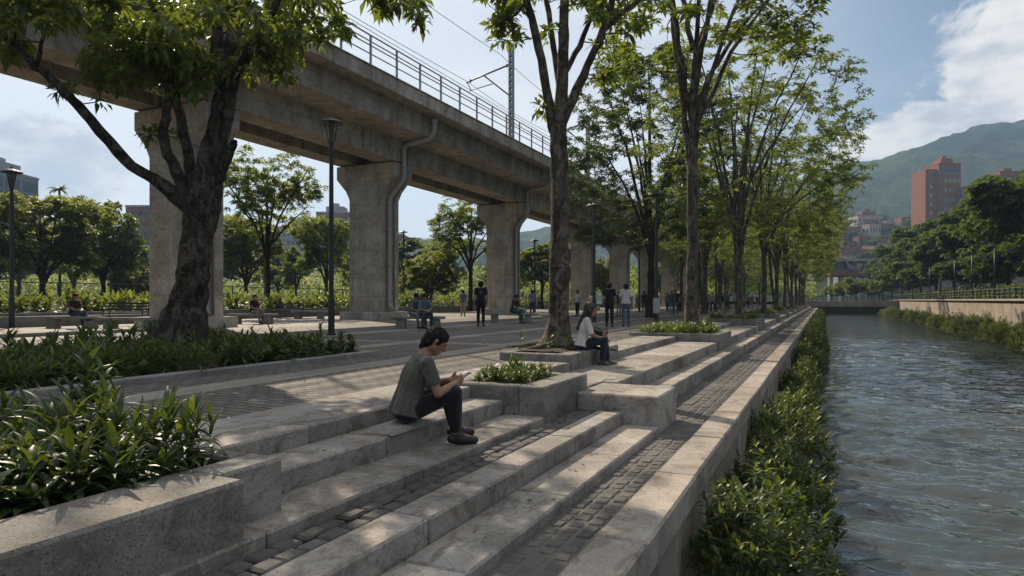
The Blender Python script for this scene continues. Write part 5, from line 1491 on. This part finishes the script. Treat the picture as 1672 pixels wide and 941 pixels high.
HS = [8.8, 9.6, 8.2, 11.2]; RX = [4.6, 4.4, 4.9, 5.6]
for (u, d, vt, k, hw, lf, lab) in LEFT:
    ms = VASE if k == 3 else PARK[k]; s = 1.07 * hscale(u, d, vt, HS[k]); sx = 1.18 * hw * d / FPX / RX[k]
    put_tree(lab, W(u, d, -.05), ms, rr.uniform(0, 6.28), (sx, sx, s), leaf=M[lf])
# far bank trees
for i, (X, Y, sc) in enumerate(((20.5, 38, 1.02), (19.5, 51, 1.0), (20, 64, 1.02), (19, 78, 1.14), (18.8, 92, .96), (18.2, 106, .95), (18, 121, 1.13), (17.6, 136, 1.08), (24, 66, 1.0), (25, 96, .9), (24, 128, 1.1), (17.2, 152, 1.08), (17, 170, 1.12), (17.5, 190, 1.1), (17, 212, 1.08), (16.5, 236, 1.0), (15, 262, .95))):
    lab = {1: 'tall dense dark tree at the right edge on the far bank', 2: 'dense tree second from the right edge on the far bank', 3: 'dense tree third from the right edge on the far bank', 4: 'dense tree in front of the red brick tower'}.get(i, 'dense dark tree in the far bank row')
    put_tree(lab, (X, Y, 1.0), DENSE[i % 2], rr.uniform(0, 6.28), (sc, sc, sc * rr.uniform(.95, 1.05)), 'dense trees along the far river bank', leaf=M['leaf_mid'])
for i, (u, d, vt) in enumerate(((1377, 195, 458), (1398, 185, 448), (1418, 190, 455), (1358, 210, 462), (1436, 178, 450))):
    put_tree('small rounded tree just beyond the river bridge', W(u, d, .6), PARK[2], i * 1.3, hscale(u, d, vt, 8.4), 'small trees beyond the bridge', leaf=M['leaf_park'])
# far wooded belt, one mass
def belt():
    rng = np.random.RandomState(71); P = []
    for _ in range(7500):
        u = rng.uniform(-500, 1330); d = rng.uniform(135, 230)
        top = 5.0 + 4.5 * (mnoise.noise(Vector((u * .02, d * .05, 1.0))) + .4)
        p = W(u, d); p.z = rng.uniform(.3, 1) ** .7 * top
        P.append(p)
    P = np.array(P); A = rng.normal(0, .5, P.shape) + np.array([0, 0, .9])
    V, F = leaf_clusters(P, A, rng, 6, 1.1, .6, (.8, 1.7), .3)
    o = link('wooded_belt', np_mesh('wooded_belt', V, F), M['leaf_park']); tag(o, 'far belt of woodland closing the park below the hills', 'woodland', kind='stuff')
belt()
# undergrowth behind the far bank fence, and trees among the hillside houses
for i in range(34):
    pass
def bank_hedge():
    rng = np.random.RandomState(73); n = 5200
    P = np.stack([rng.uniform(16.3, 19.0, n), rng.uniform(25, 172, n), 1.0 + rng.uniform(0, 1, n) * 1.9], 1)
    keep = np.array([mnoise.noise(Vector((0, p[1] * .35, 0))) * .9 + 1.9 > p[2] - .5 for p in P]); P = P[keep]
    V, F = leaf_clusters(P, rng.normal(0, .5, P.shape) + np.array([-.3, 0, .8]), rng, 6, .5, .5, (.8, 1.7), .3)
    o = link('undergrowth', np_mesh('undergrowth', V, F), M['leaf_dark']); tag(o, 'dark undergrowth behind the railing of the far bank', 'undergrowth', kind='stuff')
bank_hedge()
hh = random.Random(15)
for i in range(26):
    u = hh.uniform(1335, 1520); tt = hh.random(); vb = 446 - 78 * tt; d = 320 + 180 * tt; z = HC + (490 - vb) * d / FPX - 2
    put_tree('dark tree among the packed hillside houses', W(u, d, z), PARK[i % 3], hh.uniform(0, 6), hh.uniform(1.0, 1.7), 'trees among the hillside houses', leaf=M['leaf_dark'])
# palm
def palm():
    d = 95; b = W(97, d); th = thing('palm_tree', 'tall thin palm rising over the left trees', 'palm', b)
    rng = np.random.RandomState(5); ztop = HC + (490 - 312) * d / FPX
    m = MB(); m.smooth = True; m.tube([(b.x, b.y, 0), (b.x + .2, b.y, ztop * .5), (b.x, b.y, ztop)], [.22, .17, .14], 8); m.build('trunk', M['bark_far'], th)
    n = 34; P = np.tile([b.x, b.y, ztop], (n, 1)) + rng.normal(0, .05, (n, 3))
    V, F = straps(P, rng.uniform(0, 6.28, n), rng.uniform(.1, 1.3, n), rng.uniform(1.3, 1.9, n), rng.uniform(1.0, 2.0, n), rng.uniform(.28, .42, n), rng, 6)
    link('crown', np_mesh('crown', V - np.array(th.location), F), M['leaf_dark'], th)
palm()

# ================================================================== LOW PLANTS
def rosette(seed, n=16, L=.34, w=.055, h=.2, e=(.35, 1.35), kap=(.7, 1.9), stems=3, spread=.1):
    rng = np.random.RandomState(seed); parts = []
    for s in range(stems):
        ox, oy = rng.normal(0, spread, 2) if stems > 1 else (0, 0); hh = h * rng.uniform(.6, 1.25)
        z = np.linspace(.05, 1, n) ** .9 * hh
        P = np.stack([np.full(n, ox), np.full(n, oy), z], 1)
        phi = np.arange(n) * 2.399 + rng.uniform(0, 6.28)
        t = np.linspace(0, 1, n)
        e0 = e[0] + (e[1] - e[0]) * t ** 1.4 + rng.normal(0, .12, n)
        parts.append(straps(P, phi, e0, L * (1 - .35 * t) * rng.uniform(.8, 1.2, n), kap[0] + (kap[1] - kap[0]) * (1 - t) * rng.uniform(.6, 1.2, n), w * rng.uniform(.8, 1.2, n), rng))
    return cat(parts)
RO = [np_mesh('bed_plant', *rosette(100 + i, 15, .28 + .03 * (i % 3), .038, .20 + .06 * (i % 3), (.3, 1.15), (.8, 2.0), stems=4, spread=.10)) for i in range(6)]
RO2 = [np_mesh('bed_plant', *rosette(120 + i, 17, .21, .032, .40, (.2, 1.25), (.5, 1.8), 2, .06)) for i in range(3)]     # tall single stems
RO3 = [np_mesh('grassy_plant', *rosette(140 + i, 18, .34, .026, .12, (.5, 1.45), (.8, 2.0), 4, .09)) for i in range(3)]  # grassy tufts
RO4 = [np_mesh('broad_leaved_plant', *rosette(130 + i, 11, .19, .088, .20, (.15, 1.0), (.6, 1.6), stems=4, spread=.10)) for i in range(3)]
for me in RO4: me.materials.append(M['leaf_broad'])
for me in RO + RO2 + RO3: me.materials.append(M['leaf_bed'])
def plant(me, x, y, z, sc, rz, lab, group, name='bed_plant'):
    o = bpy.data.objects.new(name, me); COL.objects.link(o); o.location = (x, y, z); o.rotation_euler = (0, 0, rz); o.scale = (sc, sc, sc * rr.uniform(.9, 1.15))
    return tag(o, lab, 'plant', group)
rp = random.Random(9)
# near planter
pts = []
for _ in range(7000):
    x, y = rp.uniform(-6.45, -3.62), rp.uniform(.5, 3.1)
    if all((x - a) ** 2 + (y - b) ** 2 > .15 ** 2 for a, b in pts): pts.append((x, y))
for (x, y) in pts:
    if rp.random() < .13: plant(rp.choice(RO4), x, y, -.06, rp.uniform(.85, 1.15), rp.uniform(0, 6.3), 'low broad leaved plant between the strap leaved ones of the near planter', 'broad leaved plants in the near planter', 'broad_leaved_plant')
    elif rp.random() < .62: plant(rp.choice(RO), x, y, -.06, rp.uniform(.8, 1.12), rp.uniform(0, 6.3), 'broad strap leaved plant in the dense planting of the near planter', 'leafy plants filling the near planter')
    else: plant(rp.choice(RO2), x, y, -.04, rp.uniform(.8, 1.1), rp.uniform(0, 6.3), 'upright stemmed plant poking out of the near planter', 'upright plants in the near planter')
p = W(118, 4.75); plant(RO2[0], p.x, p.y, -.02, 1.45, .4, 'tallest plant of the near planter with an upright yellow green leaf', None)
p = W(185, 4.9); plant(RO2[1], p.x, p.y, -.02, 1.2, 2.0, 'second tallest plant of the near planter, right of the tallest', None)
# square planter by the man
pts = []
for _ in range(3000):
    x, y = rp.uniform(-4.05, -3.42), rp.uniform(7.62, 8.66)
    if all((x - a) ** 2 + (y - b) ** 2 > .14 ** 2 for a, b in pts): pts.append((x, y))
for (x, y) in pts:
    g = rp.random()
    plant(rp.choice(RO3) if g < .5 else rp.choice(RO), x, y, -.03, rp.uniform(.6, .85) * (1.0 if g < .5 else .8), rp.uniform(0, 6.3), 'bushy bright green plant in the square planter by the seated man', 'plants in the square planter')
for (x, y) in ((-5.0, 11.3), (-4.5, 11.25), (-4.25, 12.4), (-5.0, 13.0), (-4.3, 11.7)):
    plant(rp.choice(RO2), x, y, .12, .75, rp.uniform(0, 6), 'sparse little plant at the foot of the slim forked tree', 'little plants under the slim tree')
def cover(name, label, pts, meshes, zs, sc, mat):
    rng = random.Random(len(pts)); parts = []
    base = []
    for me in meshes:
        v = np.empty(len(me.vertices) * 3, dtype=np.float32); me.vertices.foreach_get('co', v); f = np.empty(len(me.loops), dtype=np.int32); me.loops.foreach_get('vertex_index', f)
        base.append((v.reshape(-1, 3), f.reshape(-1, 4)))
    for (x, y) in pts:
        v, f = rng.choice(base); a = rng.uniform(0, 6.28); s = rng.uniform(*sc); co, si = math.cos(a), math.sin(a)
        q = np.stack([(v[:, 0] * co - v[:, 1] * si) * s + x, (v[:, 0] * si + v[:, 1] * co) * s + y, v[:, 2] * s * rng.uniform(.85, 1.2) + zs], 1); parts.append((q, f))
    V, F = cat(parts); o = link(name, np_mesh(name, V, F), mat); tag(o, label, 'ground cover', kind='stuff'); return o
def scatter(x0, x1, y0, y1, d, n=9000, keep=None):
    out = []; cell = {}; 
    for _ in range(n):
        x, y = rp.uniform(x0, x1), rp.uniform(y0, y1); c = (int(x / d), int(y / d)); ok = True
        for i in (-1, 0, 1):
            for j in (-1, 0, 1):
                for (a, b) in cell.get((c[0] + i, c[1] + j), ()):
                    if (a - x) ** 2 + (b - y) ** 2 < d * d: ok = False
        if ok and (keep is None or keep(x, y)): cell.setdefault(c, []).append((x, y)); out.append((x, y))
    return out
tb = W(299, 12.55)
bp = scatter(-12.6, -8.2, 2.0, 10.55, .27, keep=lambda x, y: (x - tb.x) ** 2 + (y - tb.y) ** 2 > .55 ** 2 and not (x > tb.x and x < tb.x + 1.3 and y < tb.y and y > tb.y - 1.0))
cover('ground_cover', 'dense dark leafy ground cover around the big leaning tree', bp, RO + RO2[:1] + RO4[:2], .02, (.8, 1.25), M['leaf_bed'])
for i, (a, b) in enumerate(PL[:6]):
    q = scatter(-5.0, -3.0, a + .3, b - .3, .24 if i == 0 else .4, 3000)
    cover('ground_cover', ['low fern like ground cover in the tree planter past the seated woman', 'low ground cover in the second distant tree planter', 'low ground cover in the third distant tree planter', 'low ground cover in a far tree planter of the river row', 'low ground cover in a far tree planter of the river row', 'low ground cover in a far tree planter of the river row'][i], q, RO3 + RO[:2], .03 + (.08 if i else 0), (.8, 1.15), M['leaf_bank'])['group'] = 'ground cover in the river row planters'
# sunlit hedge plants beyond the viaduct : big strap leaved shrubs, each its own
HB = []
for i in range(4):
    rng = np.random.RandomState(160 + i)
    parts = [rosette(170 + i * 7 + k, 14, .75, .15, .7, (.2, 1.35), (.5, 1.6), 1) for k in range(6)]
    parts = [(v + np.array([rng.normal(0, .4), rng.normal(0, .4), rng.uniform(-.1, .15)]), f) for v, f in parts]
    HB.append(np_mesh('hedge_shrub', *cat(parts))); HB[-1].materials.append(M['leaf_hedge'])
y = 6.0
while y < 95:
    for xx in (-33.0, -34.2):
        plant(rp.choice(HB), xx + rp.uniform(-.4, .4), y + rp.uniform(-.3, .3), .25, rp.uniform(.75, 1.25), rp.uniform(0, 6.3), 'sunlit yellow green shrub in the hedge behind the low wall', 'shrubs of the sunlit hedge', 'hedge_shrub')
    y += 1.05 if y < 45 else 1.6
# river bank clumps, near side
BK = []
for i in range(5):
    rng = np.random.RandomState(200 + i); parts = []
    for k in range(165):
        a = rng.uniform(0, 6.28); r_ = math.sqrt(rng.uniform(0, 1)) * .68; hz = 1.25 * max(0, 1 - (r_ / .71) ** 2.3) ** .8 * rng.uniform(.6, 1.1)
        v, f = rosette(210 + i * 70 + k, 12, rng.uniform(.13, .19), rng.choice([.028, .036, .05]), .14, (.2, 1.3), (.6, 1.9), 1)
        tl = r_ * 1.0   # lean outwards
        v = v.copy(); v[:, 0] += v[:, 2] * tl * math.cos(a); v[:, 1] += v[:, 2] * tl * math.sin(a)
        parts.append((v + np.array([r_ * math.cos(a), 1.35 * r_ * math.sin(a), max(0.0, hz - .1)]), f))
    n = 60; an = rng.uniform(0, 6.28, n)
    P = np.stack([np.cos(an) * .3, np.sin(an) * .7, rng.uniform(.2, .6, n)], 1)
    parts.append(straps(P, an, rng.uniform(.1, .8, n), rng.uniform(.4, .6, n), rng.uniform(1.2, 2.2, n), rng.uniform(.05, .08, n), rng))
    BK.append(np_mesh('bank_shrub', *cat(parts))); BK[-1].materials.append(M['leaf_bank'])
y = 4.0; i = 0
BL = ['drooping river plant clump nearest to the viewer below the parapet', 'second drooping river plant clump from the viewer', 'third drooping river plant clump from the viewer', 'fourth drooping river plant clump from the viewer']
while y < 120:
    s = rp.uniform(.78, 1.15)
    plant(BK[i % 5], -.60 + rp.uniform(-.10, .08), y, -1.98, s, rp.choice((0, PI)) + rp.uniform(-.12, .12), BL[i] if i < 4 else 'green river plant clump in the line below the parapet', 'river plants below the parapet', 'bank_shrub')
    y += (rp.uniform(2.55, 3.1) if y < 40 else 2.8); i += 1
y = 22
while y < 158:
    for xx in (10.8, 11.8):
        plant(rp.choice(BK), xx + rp.uniform(-.3, .3), y + rp.uniform(-.4, .4), -1.98 + (xx - 10.8) * .22, rp.uniform(.8, 1.2), rp.choice((0, PI)) + rp.uniform(-.2, .2), 'green shrub on the slope under the far bank wall', 'shrubs under the far bank wall', 'bank_shrub')
    y += 2.3 if y < 90 else 3.2
# fallen leaves and grit on the plaza
def litter():
    rng = np.random.RandomState(8); P = []
    for _ in range(240):
        x = rng.uniform(-10, -3.95); y = rng.uniform(4, 30); P.append((x, y, .012))
    for _ in range(16): P.append((rng.uniform(X5, X4), rng.uniform(2, 8), Z4 + .012))
    for _ in range(8): P.append((rng.uniform(X4, X3), rng.uniform(3.5, 8), Z3 + .012))
    for _ in range(18): P.append((rng.uniform(X2, X1), rng.uniform(2, 8), Z1 + .012))
    P = np.array(P); a = rng.uniform(0, 6.28, len(P)); D = np.stack([np.cos(a), np.sin(a), rng.uniform(0, .25, len(P))], 1)
    V, F = leaflets(P, unit(D), rng.uniform(.03, .07, len(P)), .5, rng, .1)
    o = link('fallen_leaves', np_mesh('fallen_leaves', V, F), plain('dry_leaf', (.10, .065, .03), .8, var=.5)); tag(o, 'dry fallen leaves scattered over paving and steps', 'leaves', kind='stuff')
litter()
SKYK = 0.075
HAZE = 0.00033
EXPO = 0.28
# ================================================================== LIGHT, SKY, AIR
SUN_AZ = Vector((-0.80, 0.60)); EL = R(38)
w = bpy.data.worlds.new('World'); SC.world = w; w.use_nodes = True
t = NT(w.node_tree); w.node_tree.nodes.clear()
wo = t.n('ShaderNodeOutputWorld')
sky = t.n('ShaderNodeTexSky'); sky.sky_type = 'NISHITA'; sky.sun_disc = False; sky.sun_elevation = EL; sky.sun_rotation = math.atan2(SUN_AZ.x, SUN_AZ.y) % (2 * PI)
sky.air_density = 1.0; sky.dust_density = 1.0; sky.ozone_density = 1.5
dirv = t.n('ShaderNodeTexCoord').outputs['Generated']
sep = t.n('ShaderNodeSeparateXYZ', {0: dirv})
zz = t.math('ADD', t.math('MAXIMUM', sep.outputs[2], 0.0), 0.16)
pl = t.n('ShaderNodeCombineXYZ', {0: t.math('DIVIDE', sep.outputs[0], zz), 1: t.math('DIVIDE', sep.outputs[1], zz), 2: 0.3}).outputs[0]
soft = t.noise(pl, 1.1, 6, 0.58, 0.3)
def lobe(u, v, inner, outer):
    d_ = PX(u, v, 10) - Vector((0, 0, HC)); d_.normalize()
    dt = t.n('ShaderNodeVectorMath', {0: dirv, 1: tuple(d_)}, operation='DOT_PRODUCT').outputs['Value']
    return t.ramp(dt, math.cos(outer), math.cos(inner))
left_haze = lobe(420, 200, .35, .95)
veil = t.math('ADD', t.math('MULTIPLY', t.ramp(soft, 0.40, 0.68), t.math('MULTIPLY_ADD', left_haze, 0.35, 0.14)), t.math('MULTIPLY', left_haze, 0.66), clamp=True)
zen = t.math('MULTIPLY', t.ramp(sep.outputs[2], 0.43, 0.85), 0.75)
cn = t.noise(t.mapping(dirv, (1, 1, 1.5)), 8.0, 10, 0.62, 0.35)
cumA = t.math('ADD', t.math('MULTIPLY', lobe(1690, 45, .02, .15), .7), t.math('MULTIPLY', lobe(1665, 150, .02, .085), .6))
cumB = t.math('ADD', lobe(1560, 262, .02, .10), t.math('ADD', lobe(1470, 275, .0, .085), lobe(1400, 285, 0, .07)))
cumC = t.math('ADD', lobe(60, 300, .02, .11), t.math('MULTIPLY', lobe(150, 330, 0, .09), .7))
ca = t.math('ADD', t.math('MAXIMUM', cumA, t.math('MAXIMUM', cumB, cumC)), t.math('MULTIPLY_ADD', cn, 2.6, -1.3))
cum = t.ramp(ca, 0.32, 0.66)
shade = t.noise(t.mapping(dirv, (1, 1, 2), loc=(.03, 0, .05)), 9.0, 6, 0.6)
ccol = t.mix(t.ramp(shade, .35, .65), (.42, .45, .52), (.86, .83, .80))
skyc = t.mix(1.0, sky.outputs[0], (SKYK,) * 3, 'MULTIPLY')
vcol = (.74, .76, .80)
c1 = t.mix(zen, t.mix(veil, skyc, vcol), (.85, .83, .81))
c2 = t.mix(t.math('MULTIPLY', cum, .92), c1, ccol)
bg = t.n('ShaderNodeBackground', {'Color': c2, 'Strength': 1.0})
t.nt.links.new(bg.outputs[0], wo.inputs['Surface'])
sd = bpy.data.lights.new('sun', 'SUN'); sd.energy = 4.95; sd.angle = R(0.55); sd.color = (1.0, 0.85, 0.66)
so = bpy.data.objects.new('sun', sd); COL.objects.link(so); so.location = (-60, 45, 70)
sv = Vector((SUN_AZ.x * math.cos(EL), SUN_AZ.y * math.cos(EL), math.sin(EL))); so.rotation_euler = sv.to_track_quat('Z', 'Y').to_euler()
# air
m, t, out = new_mat('air'); pv = t.n('ShaderNodeVolumePrincipled', {'Color': (.46, .70, 1.0), 'Density': HAZE, 'Anisotropy': 0.25})
t.nt.links.new(pv.outputs[0], out.inputs['Volume'])
mb = MB(); mb.box(-1900, 1900, -320, 2050, -5, 340); o = mb.build('haze', m); o['kind'] = 'stuff'; o['label'] = 'pale bluish haze filling the air of the valley'
SC.view_settings.view_transform = 'Standard'; SC.view_settings.look = 'None'; SC.view_settings.gamma = 1; SC.view_settings.exposure = EXPO
SC.view_settings.use_curve_mapping = False
SC.cycles.max_bounces = 6; SC.cycles.diffuse_bounces = 3; SC.cycles.glossy_bounces = 3; SC.cycles.transmission_bounces = 4; SC.cycles.volume_bounces = 0
SC.cycles.caustics_reflective = False; SC.cycles.caustics_refractive = False
SC.cycles.use_denoising = True
SC.cycles.sample_clamp_indirect = 6
